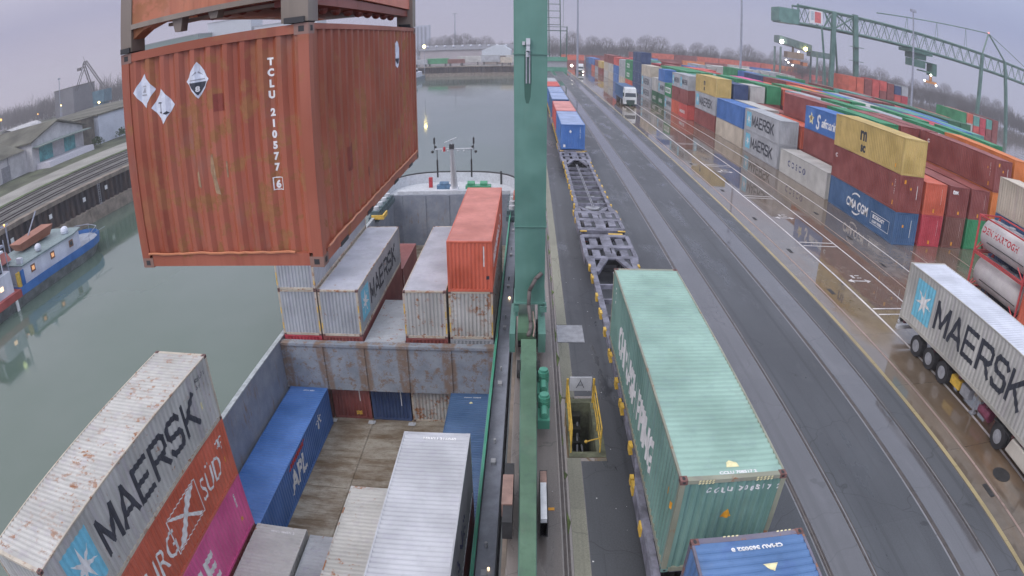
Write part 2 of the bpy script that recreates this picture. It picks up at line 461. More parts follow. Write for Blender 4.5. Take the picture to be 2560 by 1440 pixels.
rails('crane_rail', [1.10], 'dark crane rail groove running beside the mossy kerb', 'rail', 0.09)
rails('track_rail', [3.68, 5.12, 8.48, 9.93, 13.09, 14.55], {3.68: 'left rail under the container train', 5.12: 'right rail under the container train',
      8.48: 'left rail of the empty track next to the train', 9.93: 'right rail of the empty track next to the train',
      13.09: 'left rail of the empty track nearest the yellow line', 14.55: 'right rail of the empty track nearest the yellow line'}, 'rail', g='rails embedded in the quay')
# markings
m = MB()
for x, w__ in ((8.44, .1), (13.03, .1), (9.99, .05), (14.62, .05)): m.quad((x - w__ / 2, -40, .0065), (x + w__ / 2, -40, .0065), (x + w__ / 2, 300, .0065), (x - w__ / 2, 300, .0065))
tag(m.build('track_edging', asphalt_mat('pale_edging_stone', (0.17, 0.17, 0.18), .5, .7, .3, .1, 2.0)), 'pale edging beside the embedded rails', 'edging', None, 'structure')
LINEW = asphalt_mat('worn_white_road_paint', (0.52, 0.50, 0.50), 0.55, 0.8, 0.5, 0.25, 3.0, (1, .5, 1), 0.6)
LINEY = asphalt_mat('worn_yellow_road_paint', (0.33, 0.27, 0.14), 0.45, 0.7, 0.5, 0.25, 9.0, (1, .5, 1), 0.6)
LINEP = asphalt_mat('faded_pink_road_paint', (0.30, 0.22, 0.19), 0.5, 0.75, 0.5, 0.25, 9.0, (1, .5, 1), 0.8)
def line(name, x, w_, y0, y1, mat, lab, z=0.008):
    tag(sheet(name, x - w_ / 2, y0, x + w_ / 2, y1, z, mat), lab, 'road marking')
line('yellow_line', 15.93, 0.20, -5, 300, LINEY, 'long yellow line beside the rail tracks')
line('white_line', 19.05, 0.15, -5, 130, LINEW, 'bright white lane line nearest the tracks')
line('inner_white_line', 22.1, 0.13, 15, 130, LINEW, 'second white lane line from the tracks')
line('outer_white_line', 25.9, 0.13, 15, 130, LINEW, 'white line closest to the container stacks', 0.008)
line('faded_line', 16.95, 0.12, -5, 90, LINEP, 'faded pinkish line just beyond the yellow one')
line('faint_line', 23.6, 0.08, 18, 130, LINEP, 'faint dashed line between two white lane lines')
for y in (39.4, 52.4, 28.0, 66.0, 80.0):
    tag(sheet('cross_line', 19.2, y, 22.0, y + 0.14, 0.0085, LINEW), None, None); tag(sheet('cross_line', 19.2, y - 0.75, 22.0, y - 0.62, 0.0085, LINEW), None, None)
for x0, x1, y0, y1 in ((29.0, 29.12, 22, 38.6), (33.5, 33.62, 26, 38.6)):
    tag(sheet('bay_line', x0, y0, x1, y1, 0.008, LINEP))
def floor_mark(name, x, y, polys, lab):
    m = MB()
    for p in polys:
        i = len(m.v); m.v += [(x + a, y + b, .009) for a, b in p]; m.f.append(tuple(range(i, i + len(p))))
    tag(m.build(name, LINEW), lab, 'road marking', None, 'structure')
ARW = [rect4 for rect4 in ([(-.5, -.07), (.5, -.07), (.5, .07), (-.5, .07)], [(-.9, 0), (-.5, -.3), (-.5, .3)], [(.5, -.3), (.9, 0), (.5, .3)], [(-.3, .45), (-.1, .45), (-.1, .95), (-.3, .95)], [(.05, .45), (.4, .45), (.4, .55), (.05, .55)], [(.05, .85), (.4, .85), (.4, .95), (.05, .95)])]
for yy, lb in ((45.6, 'worn white arrow marking in the lane farther off'), (32.2, 'worn white arrow marking in the lane nearer the truck'), (62.5, 'worn white arrow marking beside the star-logo stack')): floor_mark('arrow_marking', 20.5, yy, ARW, lb)
def drain(x, y, l=0.8, wd=0.25):
    m = MB(); m.box(x - wd / 2, y - l / 2, 0.003, x + wd / 2, y + l / 2, 0.014)
    for k in range(5): m.box(x - wd / 2 + 0.02, y - l / 2 + 0.06 + k * 0.15, 0.014, x + wd / 2 - 0.02, y - l / 2 + 0.10 + k * 0.15, 0.02)
    return m
for k, (x, y) in enumerate([(17.6, 66), (17.6, 54), (17.6, 45), (17.6, 37.5), (17.5, 30.5), (24.4, 47.6), (24.4, 41.0), (24.2, 35.2), (24.1, 29.5), (16.7, 12.2)]):
    o = drain(x, y).build('drain_grate', DARK)
    tag(o, ['row beside the yellow line', 'row near the container stacks'][x > 20] and f"dark drain grate, {['first','second','third','fourth','fifth','first','second','third','fourth','sixth'][k]} from far end, {'by stacks' if x>20 else 'by yellow line'}", 'drain', 'drain grates in the yard lanes')
m = MB(); m.disc((18.0, 12.85, 0.008), (0, 0, 1), 0.47, 0.016, 28); m.disc((18.0, 12.85, 0.016), (0, 0, 1), 0.40, 0.012, 28)
tag(m.build('manhole_cover', DARK), 'round dark manhole cover by the white line', 'manhole')

# sheet pile quay wall, near side (dark gap beside the barge)
def pilewall(name, x, y0, y1, ztop, zbot, face, mat, lab, pitch=1.2, d=0.35, cat='quay wall'):
    m = MB(); y = y0; k = 0
    prof = [(0, 0), (0.35, 0), (0.5, 1), (0.85, 1), (1.0, 0)]
    pts = []
    while y < y1:
        for a, b_ in prof[:-1]: pts.append((x + face * d * b_, y + a * pitch))
        y += pitch
    for p, q in zip(pts, pts[1:]):
        m.quad((p[0], p[1], zbot), (q[0], q[1], zbot), (q[0], q[1], ztop), (p[0], p[1], ztop))
    return tag(m.build(name, mat), lab, cat)
def wallmat():
    m, t, b = newmat('dark_rusty_sheet_piling', (0.05, 0.045, 0.045), 0.8)
    v = objcoord(t, False)
    n = noise(t, v, 0.7, 6, 0.7, (1, 1, 0.3))
    c = mixc(t, rng(t, n, 0.35, 0.75), (0.028, 0.026, 0.032), (0.10, 0.065, 0.05))
    lk(t, c, b.inputs['Base Color']); return m
PILE = wallmat()
pilewall('quay_wall', QX - 0.02, -40, 310, -0.25, -8, -1, PILE, 'dark sheet pile wall under the near quay edge', d=0.1)
m = MB(); m.box(QX - 0.12, -40, -0.30, QX + 0.02, 310, -0.004)
tag(m.build('quay_coping', BANKC), 'concrete coping along the near quay edge', 'coping')
# opposite bank wall
pilewall('opposite_quay_wall', -57.2, -20, 310, -0.4, -3.2, 1, PILE, 'dark sheet piled wall along the opposite bank')
m = MB(); m.box(-57.9, -20, -0.45, -56.75, 310, 0.12); tag(m.build('opposite_coping', BANKC), 'weathered concrete coping of the opposite bank', 'coping')
m = MB()
y = -20; rr = random.Random(5)
while y < 309:
    L = 11.8; m.hexa([(-57.6, y, -8), (-55.9, y, -8), (-55.9, y + L, -8), (-57.6, y + L, -8), (-57.3, y, -3.15), (-56.5, y, -3.25), (-56.5, y + L, -3.25), (-57.3, y + L, -3.15)]); y += L + 0.08
tag(m.build('wall_footing', BANKC), 'brown stained concrete footing at the water of the opposite bank', 'footing')
for y in (40, 66, 92, 118):
    m = MB()
    for dx in (-.22, .22): m.bar((-56.55, y + dx, -4.9), (-56.55, y + dx, -0.3), 0.04)
    for k in range(14): m.bar((-56.55, y - .22, -4.7 + k * .32), (-56.55, y + .22, -4.7 + k * .32), 0.025)
    tag(m.build('wall_ladder', YEL if y == 40 else GREYM), f"steel ladder on the opposite quay wall, {['nearest','second','third','fourth'][[40,66,92,118].index(y)]} one", 'ladder', 'ladders on the opposite quay wall')
for k, (y, z) in enumerate([(62.6, -1.6), (68, -1.4), (47, -1.7), (55, -1.5)]):
    m = MB(); m.box(-56.82, y - .3, z - .28, -56.76, y + .3, z + .28)
    tag(m.build('wall_sign', WHITE), f"small white plate on the opposite dark wall, {['third','farthest','nearest','second'][k]}", 'sign', 'plates on the opposite wall')
# head of the basin
pts = pilewall('head_quay_wall', 0, 0, 60, -0.3, -3.4, 1, PILE, 'dark sheet piled wall across the far end of the basin')
pts.rotation_euler = (0, 0, R(90)); pts.location = (0, 310, 0)
m = MB(); m.box(-58, 308.8, -8, -0.4, 310.5, -3.3); tag(m.build('head_wall_footing', BANKC), 'pale concrete footing at the head of the basin', 'footing')
m = MB(); m.box(-58, 309.2, -0.4, -0.4, 310.8, 0.05); tag(m.build('head_coping', BANKC), 'concrete coping at the head of the basin', 'coping')
# water
def water_mat():
    m, t, b = newmat('murky_green_water', (0.12, 0.155, 0.14), 0.06)
    v = objcoord(t, False)
    n = noise(t, v, 0.06, 4, 0.55)
    c = mixc(t, rng(t, n, 0.3, 0.7), (0.078, 0.122, 0.094), (0.102, 0.142, 0.120))
    lk(t, c, b.inputs['Base Color']); b.inputs['IOR'].default_value = 1.85
    lk(t, rng(t, noise(t, v, 0.05, 4, 0.6, (1, .5, 1)), 0.4, 0.65, 0.05, 0.13), b.inputs['Roughness'])
    bp = nn(t, 'ShaderNodeBump'); bp.inputs['Distance'].default_value = 0.05; bp.inputs['Strength'].default_value = 0.10
    lk(t, noise(t, v, 0.9, 3, 0.5, (1.0, 0.6, 1)), bp.inputs['Height'])
    lk(t, bp.outputs[0], b.inputs['Normal'])
    return m
m = MB()
for (x0, y0, x1, y1) in ((-60, -60, -15.6, 311), (-15.6, 66, -0.95, 311), (-0.95, -60, 0.5, 311), (-15.6, -60, -0.95, -30)):
    m.quad((x0, y0, WZ), (x1, y0, WZ), (x1, y1, WZ), (x0, y1, WZ))
tag(m.build('water', water_mat()), 'calm murky green harbour water', 'water', None, 'structure')

# ------------------------------------------------------------------ container builder
CW = 2.438
L40, L20 = 12.192, 6.058
H8, H9 = 2.591, 2.896
def breaks(L, pitch, margin):
    """profile of a corrugated panel: list of (s, depth 0..1)"""
    n = max(1, round((L - 2 * margin) / pitch)); p = (L - 2 * margin) / n
    pts = [(0, 0.0), (margin, 0.0)]
    for k in range(n):
        a = margin + k * p
        pts += [(a + p * .26, 0), (a + p * .5, 1), (a + p * .76, 1), (a + p, 0)]
    pts.append((L, 0.0))
    out = []
    for q in pts:
        if not out or q[0] - out[-1][0] > 1e-5: out.append(q)
    return out
def dep(pr, s):
    for (a, da), (b, db) in zip(pr, pr[1:]):
        if s <= b: return da + (db - da) * (s - a) / max(b - a, 1e-6)
    return 0.0
WO, WD, ED = 1.219 - 0.014, 0.036, 0.045
meshes = {}
def cmesh(L, H):
    if (L, H) in meshes: return meshes[(L, H)]
    hx, hy = CW / 2, L / 2
    w_ = MB()
    ps = breaks(L - 0.22, 0.278, 0.10)
    for sx in (-1, 1):
        for (a, da), (b, db) in zip(ps, ps[1:]):
            q = [(sx * (WO - WD * da), -hy + .11 + a, .155), (sx * (WO - WD * db), -hy + .11 + b, .155), (sx * (WO - WD * db), -hy + .11 + b, H - .065), (sx * (WO - WD * da), -hy + .11 + a, H - .065)]
            w_.quad(*(q if sx > 0 else q[::-1]))
    pe = breaks(CW - 0.22, 0.222, 0.05)
    for sy in (-1, 1):
        for (a, da), (b, db) in zip(pe, pe[1:]):
            yy = hy - 0.014
            q = [(-hx + .11 + a, sy * (yy - ED * da), .155), (-hx + .11 + b, sy * (yy - ED * db), .155), (-hx + .11 + b, sy * (yy - ED * db), H - .10), (-hx + .11 + a, sy * (yy - ED * da), H - .10)]
            w_.quad(*(q if sy < 0 else q[::-1]))
    w_.quad((-hx + .05, -hy + .05, .13), (-hx + .05, hy - .05, .13), (hx - .05, hy - .05, .13), (hx - .05, -hy + .05, .13))
    r_ = MB()
    pr = breaks(L - 0.30, 0.209, 0.14)
    X = hx - 0.05
    for (a, da), (b, db) in zip(pr, pr[1:]):
        z = H - .012
        r_.quad((-X, -hy + .15 + a, z - .022 * da), (X, -hy + .15 + a, z - .022 * da), (X, -hy + .15 + b, z - .022 * db), (-X, -hy + .15 + b, z - .022 * db))
    f_ = MB()
    c = 0.162; cy = 0.178; ch = 0.118
    for sx in (-1, 1):
        for sy in (-1, 1):
            x0, x1 = sorted((sx * (hx - .001), sx * (hx - .12))); y0, y1 = sorted((sy * (hy - .001), sy * (hy - .12)))
            f_.box(x0, y0, ch, x1, y1, H - ch)
        x0, x1 = sorted((sx * (hx - .003), sx * (hx - .055)))
        f_.box(x0, -hy + cy, 0.015, x1, hy - cy, .16)
        f_.box(x0, -hy + cy, H - .07, x1, hy - cy, H - .006)
    for sy in (-1, 1):
        y0, y1 = sorted((sy * (hy - .004), sy * (hy - .06)))
        f_.box(-hx + c, y0, 0.015, hx - c, y1, .16)
        f_.box(-hx + c, y0, H - .105, hx - c, y1, H - .006)
        y0, y1 = sorted((sy * (hy - .0601), sy * (hy - .152)))
        f_.box(-hx + c, y0, H - .05, hx - c, y1, H - .0065)
    k_ = MB()
    for sx in (-1, 1):
        for sy in (-1, 1):
            for z0 in (0, H - ch):
                x0, x1 = sorted((sx * hx, sx * (hx - c))); y0, y1 = sorted((sy * hy, sy * (hy - cy)))
                k_.box(x0, y0, z0, x1, y1, z0 + ch)
    ff = MB(); ff.v = f_.v + k_.v; ff.f = f_.f + [tuple(i + len(f_.v) for i in q) for q in k_.f]
    meshes[(L, H)] = dict(walls=w_.mesh('container_walls'), roof=r_.mesh('container_roof'), frame=ff.mesh('container_frame'), bare=f_.mesh('container_frame'), ps=ps, pe=pe, pr=pr)
    for k in ('walls', 'roof', 'frame', 'bare'): meshes[(L, H)][k].materials.append(None)
    return meshes[(L, H)]
def casting_meshes():
    if 'c' in meshes: return meshes['c']
    m = MB(); m.box(0, 0, 0, .162, .178, .118)
    h = MB(); h.prism([(.081 + .035 * math.cos(t_), .089 + .062 * math.sin(t_)) for t_ in [i * math.pi / 6 for i in range(12)]], .09, .1195)
    h.box(.05, -.0015, .03, .112, .02, .09); h.box(-.0015, .055, .03, .02, .125, .09)
    meshes['c'] = (m.mesh('corner_casting'), h.mesh('casting_hole'))
    for q in meshes['c']: q.materials.append(None)
    return meshes['c']
def inst(name, me, mat, parent):
    o = bpy.data.objects.new(name, me); col.objects.link(o)
    o.material_slots[0].link = 'OBJECT'; o.material_slots[0].material = mat
    o.parent = parent
    return o
far_cache = {}
def container(x, y, z, L, H, k, label, group=None, rust=0.15, wear=0.5, framemat=None, castmat=None, roofmat=None, parts=True, name='shipping_container'):
    """x, y: near-left bottom corner"""
    mat = pm(k, rust, wear)
    g = cmesh(L, H)
    loc = (x + CW / 2, y + L / 2, z)
    if not parts:
        key = (L, H)
        if key not in far_cache:
            bm = bmesh.new()
            for q in ('walls', 'roof', 'frame'): bm.from_mesh(g[q])
            me = bpy.data.meshes.new('container_whole'); bm.to_mesh(me); bm.free()
            me.materials.clear(); me.materials.append(None); far_cache[key] = me
            for p in me.polygons: p.material_index = 0
        o = inst(name, far_cache[key], mat, None); o.location = loc; o['_L'] = L; o['_H'] = H
        return tag(o, label, 'shipping container', group)
    t = empty(name, loc, label, 'shipping container', group)
    inst('wall_panels', g['walls'], mat, t)
    inst('roof', g['roof'], roofmat or mat, t)
    if castmat is None: inst('frame', g['frame'], framemat or mat, t)
    else:
        inst('frame', g['bare'], framemat or mat, t)
        for sx in (-1, 1):
            for sy in (-1, 1):
                for up in (0, 1):
                    o = inst('corner_casting', casting_meshes()[0], castmat, t); o.location = (sx * CW / 2, sy * L / 2, (H - .118) if up else 0); o.scale = (-sx, -sy, 1)
                    inst('casting_hole', casting_meshes()[1], DARK, o)
    t['_L'] = L; t['_H'] = H
    return t
# ---- writing that follows the corrugation
def text_bm(s, size, bold=0.0, sx=1.0, shear=0.0, spacing=1.0, align='LEFT'):
    cu = bpy.data.curves.new('t', 'FONT'); cu.body = s; cu.size = size; cu.offset = bold; cu.shear = shear; cu.space_character = spacing
    cu.align_x = align; cu.resolution_u = 3
    o = bpy.data.objects.new('t', cu); col.objects.link(o)
    dg = bpy.context.evaluated_depsgraph_get()
    me = bpy.data.meshes.new_from_object(o.evaluated_get(dg))
    bm = bmesh.new(); bm.from_mesh(me)
    bpy.data.objects.remove(o); bpy.data.curves.remove(cu); bpy.data.meshes.remove(me)
    for v in bm.verts: v.co.x *= sx
    return bm
def poly_bm(polys):
    bm = bmesh.new()
    for p in polys:
        vs = [bm.verts.new((a, b, 0)) for a, b in p]
        try: bm.faces.new(vs)
        except ValueError: pass
    bmesh.ops.triangulate(bm, faces=bm.faces[:])
    return bm
def star(cx, cy, r, n=7, inner=0.30, rot=90):
    return [(cx + (r if k % 2 == 0 else r * inner) * math.cos(R(rot) + math.pi * k / n), cy + (r if k % 2 == 0 else r * inner) * math.sin(R(rot) + math.pi * k / n)) for k in range(2 * n)]
def starpolys(cx, cy, r, n=7, inner=0.30, rot=90):
    p = star(cx, cy, r, n, inner, rot)
    return [[(cx, cy), p[2 * k - 1], p[2 * k], p[(2 * k + 1) % (2 * n)]] for k in range(n)]
def decal(t, bm, face, u, v, mat, name='lettering', lift0=0.004, follow=True, free=True):
    """put a flat 2-D drawing (bm in local x,y) at (u, v) of a face of container t. u runs rightwards for a viewer of that face,
    from the face's left edge; v is the height (or, on the roof, the distance from the near edge)."""
    L, H = t['_L'], t['_H']; g = cmesh(L, H); hx, hy = CW / 2, L / 2
    for w_ in bm.verts: w_.co.x += u; w_.co.y += v
    W_ = {'L': L, 'R': L, 'N': CW, 'T': CW}[face]
    if face in 'LR': pr, off, D = g['ps'], .11, WD
    elif face == 'N': pr, off, D = g['pe'], .11, ED
    else: pr, off, D = g['pr'], .15, .022
    def s_of(w_):  # distance along the profile
        if face == 'T': return w_.co.y - off
        if face == 'L': return (L - w_.co.x) - off     # u runs from far end
        return w_.co.x - off
    if follow:
        vals = [s_of(w_) for w_ in bm.verts]; lo, hi = min(vals), max(vals)
        for s, _ in pr:
            if lo < s < hi:
                if face == 'T': co, no = (0, s + off, 0), (0, 1, 0)
                elif face == 'L': co, no = (L - s - off, 0, 0), (1, 0, 0)
                else: co, no = (s + off, 0, 0), (1, 0, 0)
                bmesh.ops.bisect_plane(bm, geom=bm.verts[:] + bm.edges[:] + bm.faces[:], plane_co=co, plane_no=no, dist=1e-5)
    for w_ in bm.verts:
        a, b = w_.co.x, w_.co.y
        d = D * dep(pr, s_of(w_)) if follow else 0.0
        lift = lift0 + w_.co.z
        if face == 'L': w_.co = (-(WO - d) - lift, hy - a, b)
        elif face == 'R': w_.co = ((WO - d) + lift, -hy + a, b)
        elif face == 'N': w_.co = (-hx + a, -(hy - .014 - d) - lift, b)
        else: w_.co = (-hx + a, -hy + b, H - .012 - d + lift)
    bmesh.ops.recalc_face_normals(bm, faces=bm.faces[:])
    me = bpy.data.meshes.new(name); bm.to_mesh(me); bm.free()
    return link(name, me, mat, t)
def rot_bm(bm, deg):
    c, s = math.cos(R(deg)), math.sin(R(deg))
    for v in bm.verts: v.co.x, v.co.y = v.co.x * c - v.co.y * s, v.co.x * s + v.co.y * c
    return bm
def rect(x0, y0, x1, y1): return [(x0, y0), (x1, y0), (x1, y1), (x0, y1)]
LET = {'M': [((0, 0), (0, 1)), ((1, 0), (1, 1)), ((0.02, .97), (.5, .18)), ((.98, .97), (.5, .18))], 'A': [((0, 0), (.5, 1)), ((1, 0), (.5, 1)), ((.18, .28), (.82, .28))],
       'E': [((0, 0), (0, 1)), ((0, 1), (.9, 1)), ((0, .5), (.8, .5)), ((0, 0), (.9, 0))], 'R': [((0, 0), (0, 1)), ((0, 1), (.78, 1)), ((.78, 1), (.95, .88)), ((.95, .88), (.95, .58)), ((.95, .58), (.78, .46)), ((0, .46), (.78, .46)), ((.5, .46), (.98, 0))],
       'S': [((.92, .86), (.75, 1)), ((.75, 1), (.15, 1)), ((.15, 1), (0, .86)), ((0, .86), (0, .66)), ((0, .66), (.15, .52)), ((.15, .52), (.8, .48)), ((.8, .48), (.95, .34)), ((.95, .34), (.95, .14)), ((.95, .14), (.8, 0)), ((.8, 0), (.15, 0)), ((.15, 0), (0, .14))],
       'K': [((0, 0), (0, 1)), ((.92, 1), (.08, .42)), ((.3, .56), (.98, 0))]}
def strokes(word, h, w_, pitch, t):
    """lettering drawn with a square pen, every stroke a hair above the one before"""
    bm = bmesh.new(); n = 0
    for i, ch in enumerate(word):
        for (a, b) in LET[ch]:
            p = Vector((a[0] * w_ + i * pitch, a[1] * (h - t) + t / 2, 0)); q = Vector((b[0] * w_ + i * pitch, b[1] * (h - t) + t / 2, 0))
            d = (q - p).normalized(); nrm = Vector((-d.y, d.x, 0)) * t / 2; e_ = d * t * .42
            up = Vector((0, 0, .0005 * n)); vs = [bm.verts.new(v + up) for v in (p - e_ - nrm, q + e_ - nrm, q + e_ + nrm, p - e_ + nrm)]
            bm.faces.new(vs); n += 1
    return bm
def maersk(t, face, u_star=1.8, big=1.0, full=True):
    H = t['_H']; zc = H * 0.53
    decal(t, poly_bm([rect(-.86, -.95, .86, .95)]), face, u_star, zc, SKYB, 'logo_panel', 0.003, full)
    decal(t, poly_bm(starpolys(0, 0, .76)), face, u_star, zc, WHITE, 'logo_star', 0.0055, full)
    decal(t, strokes('MAERSK', 1.42, 1.0, 1.29, .22), face, u_star + 1.32, zc - .74, BLACK, 'lettering', 0.004, full)
def code(t, face, u, v, s, size=0.13, vertical=True, mat=None, follow=True, step=None):
    mat = mat or WHITE
    if not vertical:
        return decal(t, text_bm(s, size, 0.004, 1.0, 0, 1.25), face, u, v, mat, 'code_lettering', 0.004, follow)
    bm = bmesh.new(); z = 0; step = step or size * 1.12
    for ch in s:
        if ch != ' ':
            b2 = text_bm(ch, size, 0.006, 1.0, 0, 1, 'CENTER')
            for w_ in b2.verts: w_.co.y -= z
            me = bpy.data.meshes.new('x'); b2.to_mesh(me); b2.free(); bm.from_mesh(me); bpy.data.meshes.remove(me)
        z += step if ch != ' ' else step * .6
    return decal(t, bm, face, u, v, mat, 'code_lettering', 0.004, follow)
def stick(t, face, u, v, w_=0.2, h=0.25, mat=None):
    return decal(t, poly_bm([rect(-w_ / 2, -h / 2, w_ / 2, h / 2)]), face, u, v, mat or ORG, 'sticker', 0.0035)
def vtext(t, face, u, v, s, size, mat, follow=False):
    bm = text_bm(s, size, 0.01, 1, 0, 1.0); rot_bm(bm, -90); return decal(t, bm, face, u, v, mat, 'lettering', 0.004, follow)

# ------------------------------------------------------------------ the container barge
FZ = -9.38
BX0, BX1 = -14.62, -1.86
def holdmat():
    m, t, b = newmat('rust_stained_hold_paint', (0.2, 0.22, 0.26), 0.6)
    v = objcoord(t, False)
    n = noise(t, v, 0.8, 7, 0.7); s = noise(t, v, 1.6, 6, 0.7, (2.2, 1.5, 0.3))
    c = mixc(t, rng(t, n, 0.3, 0.7), (0.175, 0.20, 0.25), (0.27, 0.29, 0.33))
    rust = mul(t, rng(t, s, 0.52, 0.66), rng(t, noise(t, v, 0.33, 4), 0.42, 0.6))
    c = mixc(t, mul(t, rust, 0.85), c, (0.21, 0.13, 0.085))
    lk(t, c, b.inputs['Base Color']); return m
def bulkmat():
    m, t, b = newmat('rusty_bulkhead_paint', (0.2, 0.22, 0.26), 0.6)
    v = objcoord(t, False)
    n = noise(t, v, 1.2, 7, 0.7)
    c = mixc(t, rng(t, n, 0.3, 0.7), (0.19, 0.22, 0.26), (0.28, 0.31, 0.35))
    wv = nn(t, 'ShaderNodeTexWave'); wv.wave_type = 'BANDS'; wv.bands_direction = 'X'; wv.inputs['Scale'].default_value = 0.125; wv.inputs['Distortion'].default_value = 1.5; wv.inputs['Detail'].default_value = 3
    lk(t, v, wv.inputs[0])
    band = rng(t, wv.outputs[1], 0.68, 0.88)
    r = mul(t, rng(t, noise(t, v, 2.5, 8, 0.75), 0.34, 0.54), band)
    sp = nn(t, 'ShaderNodeSeparateXYZ'); lk(t, v, sp.inputs[0])
    top = rng(t, sp.outputs['Z'], -4.9, -4.2)
    r2_ = mul(t, rng(t, noise(t, v, 2.2, 8, 0.78), 0.50, 0.62), top)
    mxx = nn(t, 'ShaderNodeMath', operation='MAXIMUM'); lk(t, r, mxx.inputs[0]); lk(t, r2_, mxx.inputs[1])
    c = mixc(t, mul(t, mxx.outputs[0], 0.85), c, (0.20, 0.125, 0.075))
    lk(t, c, b.inputs['Base Color']); return m
def floormat():
    m, t, b = newmat('brown_worn_hold_floor', (0.2, 0.17, 0.13), 0.45)
    v = objcoord(t, False)
    n = noise(t, v, 0.6, 8, 0.72, (0.45, 1.6, 1)); f = noise(t, v, 4, 7, 0.75)
    c = mixc(t, rng(t, n, 0.36, 0.62), (0.15, 0.105, 0.06), (0.36, 0.33, 0.27))
    c = mixc(t, mul(t, rng(t, f, 0.45, 0.7), 0.5), c, (0.12, 0.075, 0.04))
    lk(t, c, b.inputs['Base Color'])
    bp = nn(t, 'ShaderNodeBump'); bp.inputs['Distance'].default_value = 0.02; bp.inputs['Strength'].default_value = 0.4
    lk(t, f, bp.inputs['Height']); lk(t, bp.outputs[0], b.inputs['Normal'])
    return m
HOLD = holdmat(); BULK = bulkmat(); HFLOOR = floormat()
WDECK = plain('pale_grey_deck_paint', (0.50, 0.52, 0.55), 0.5, var=0.12)
GANG = plain('grey_gangway_deck', (0.27, 0.30, 0.36), 0.45, var=0.2, scale=1.0)
barge = empty('container_barge', (-8.2, 20, WZ), 'long grey container barge moored at the quay, holding stacked containers', 'barge')
def bp_(name, m, mat, **kw):
    me = m.mesh(name)
    for v in me.vertices: v.co -= Vector((-8.2, 20, WZ))
    return link(name, me, mat, barge, **kw)
m = MB(); m.box(BX0 - .1, -28, FZ - .1, BX1 + .1, 65, FZ)
bp_('hold_floor', m, HFLOOR)
m = MB()   # beams and plate seams across the floor
for y in [18.65, 24.9, 31.2, 37.8, 43.95, 50.2]: m.box(BX0, y - .06, FZ, BX1, y + .06, FZ + .025)
for x in (-9.52, -6.98): m.box(x - .07, -28, FZ + .0251, x + .07, 65, FZ + .05)
y = -20
while y < 64:
    m.box(BX0, y, FZ, BX1, y + .03, FZ + .012); y += 0.61
bp_('floor_ribs', m, HFLOOR)
m = MB()   # container cone plates at the corners
for y in (18.65, 31.2, 43.95):
    for x in (-12.04, -9.52, -6.98, -4.44): m.box(x - .22, y - .16, FZ + .05, x + .22, y + .16, FZ + .09); m.box(x - .1, y - .07, FZ + .09, x + .1, y + .07, FZ + .16)
bp_('cone_plates', m, WDECK)
m = MB()
m.box(BX0 - .22, -28, FZ, BX0, 65, -3.7)
m.box(BX1, -28, FZ, BX1 + .12, 65, -3.7)
m.box(BX0, 65, FZ, BX1, 65.25, -3.7)
for k in range(5):
    x = BX0 + 2.55 * k + .9
    m.box(x - .12, 64.88, FZ + .1, x + .12, 65, -3.75)
bp_('hold_walls', m, HOLD)
m = MB(); m.box(BX0, 31.0, -6.9, BX1, 31.42, -3.78)
for k in range(6):
    x = BX0 + .02 + 2.54 * k
    x = min(x, BX1 - .2)
    m.box(x, 30.93, -6.85, x + .16, 31.0, -3.8)
m.box(BX0, 30.90, -3.95, BX1, 31.0, -3.78)
bp_('cross_bulkhead', m, BULK)
m = MB(); m.box(BX0 - .26, -28, -3.7, BX0 + .02, 65.3, -3.62); bp_('coaming_rim', m, plain('pale_worn_rim', (0.33, 0.36, 0.37), 0.6))
m = MB(); m.box(BX1 + .02, -28, -3.7, BX1 + .11, 65.3, -3.6)
m.bar((BX1 + .16, -28, -3.3), (BX1 + .16, 64, -3.3), .025)
for k in range(47): m.bar((BX1 + .16, -28 + 2 * k, -3.6), (BX1 + .16, -28 + 2 * k, -3.3), .018)
bp_('green_rail', m, paint('bright_green_rail_paint', (0.05, 0.33, 0.21), 0, 0.2))
m = MB(); m.box(BX1 + .15, -28, -4.35, -1.05, 66, -4.15)
m.box(-1.09, -28, -4.15, -1.03, 66, -4.05)
bp_('right_gangway', m, GANG)
m = MB(); m.box(-15.6, -28, -4.75, BX0 - .22, 66, -4.65); bp_('left_gangway', m, GANG)
m = MB(); m.box(-15.62, -30, -9.7, -15.56, 66, -4.65); m.box(-1.05, -30, -9.7, -0.98, 66, -4.15)
bp_('hull_side', m, plain('dark_hull_paint', (0.05, 0.055, 0.065), 0.5))
m = MB()
for k in range(9):
    yy = 8 + k * 6.5
    m.box(-1.5, yy, -4.15, -1.3, yy + .3, -3.98); m.bar((-1.4, yy + 1.6, -4.15), (-1.4, yy + 1.6, -3.9), .06)
bp_('deck_fittings', m, WDECK)
DGLINT = emit('warm_deck_glint', (1.0, .72, .45), 2.5)  # glowing beads added to imitate crane-lamp glints on the gangway, not real lamps
for yy in (14.9, 38.5):
    m = MB(); m.bar((-1.25, yy, -4.15), (-1.25, yy, -4.05), .03); m.sphere((-1.25, yy, -4.03), .05 if yy < 20 else .09, 5); bp_('deck_lamp_or_glint', m, DGLINT)
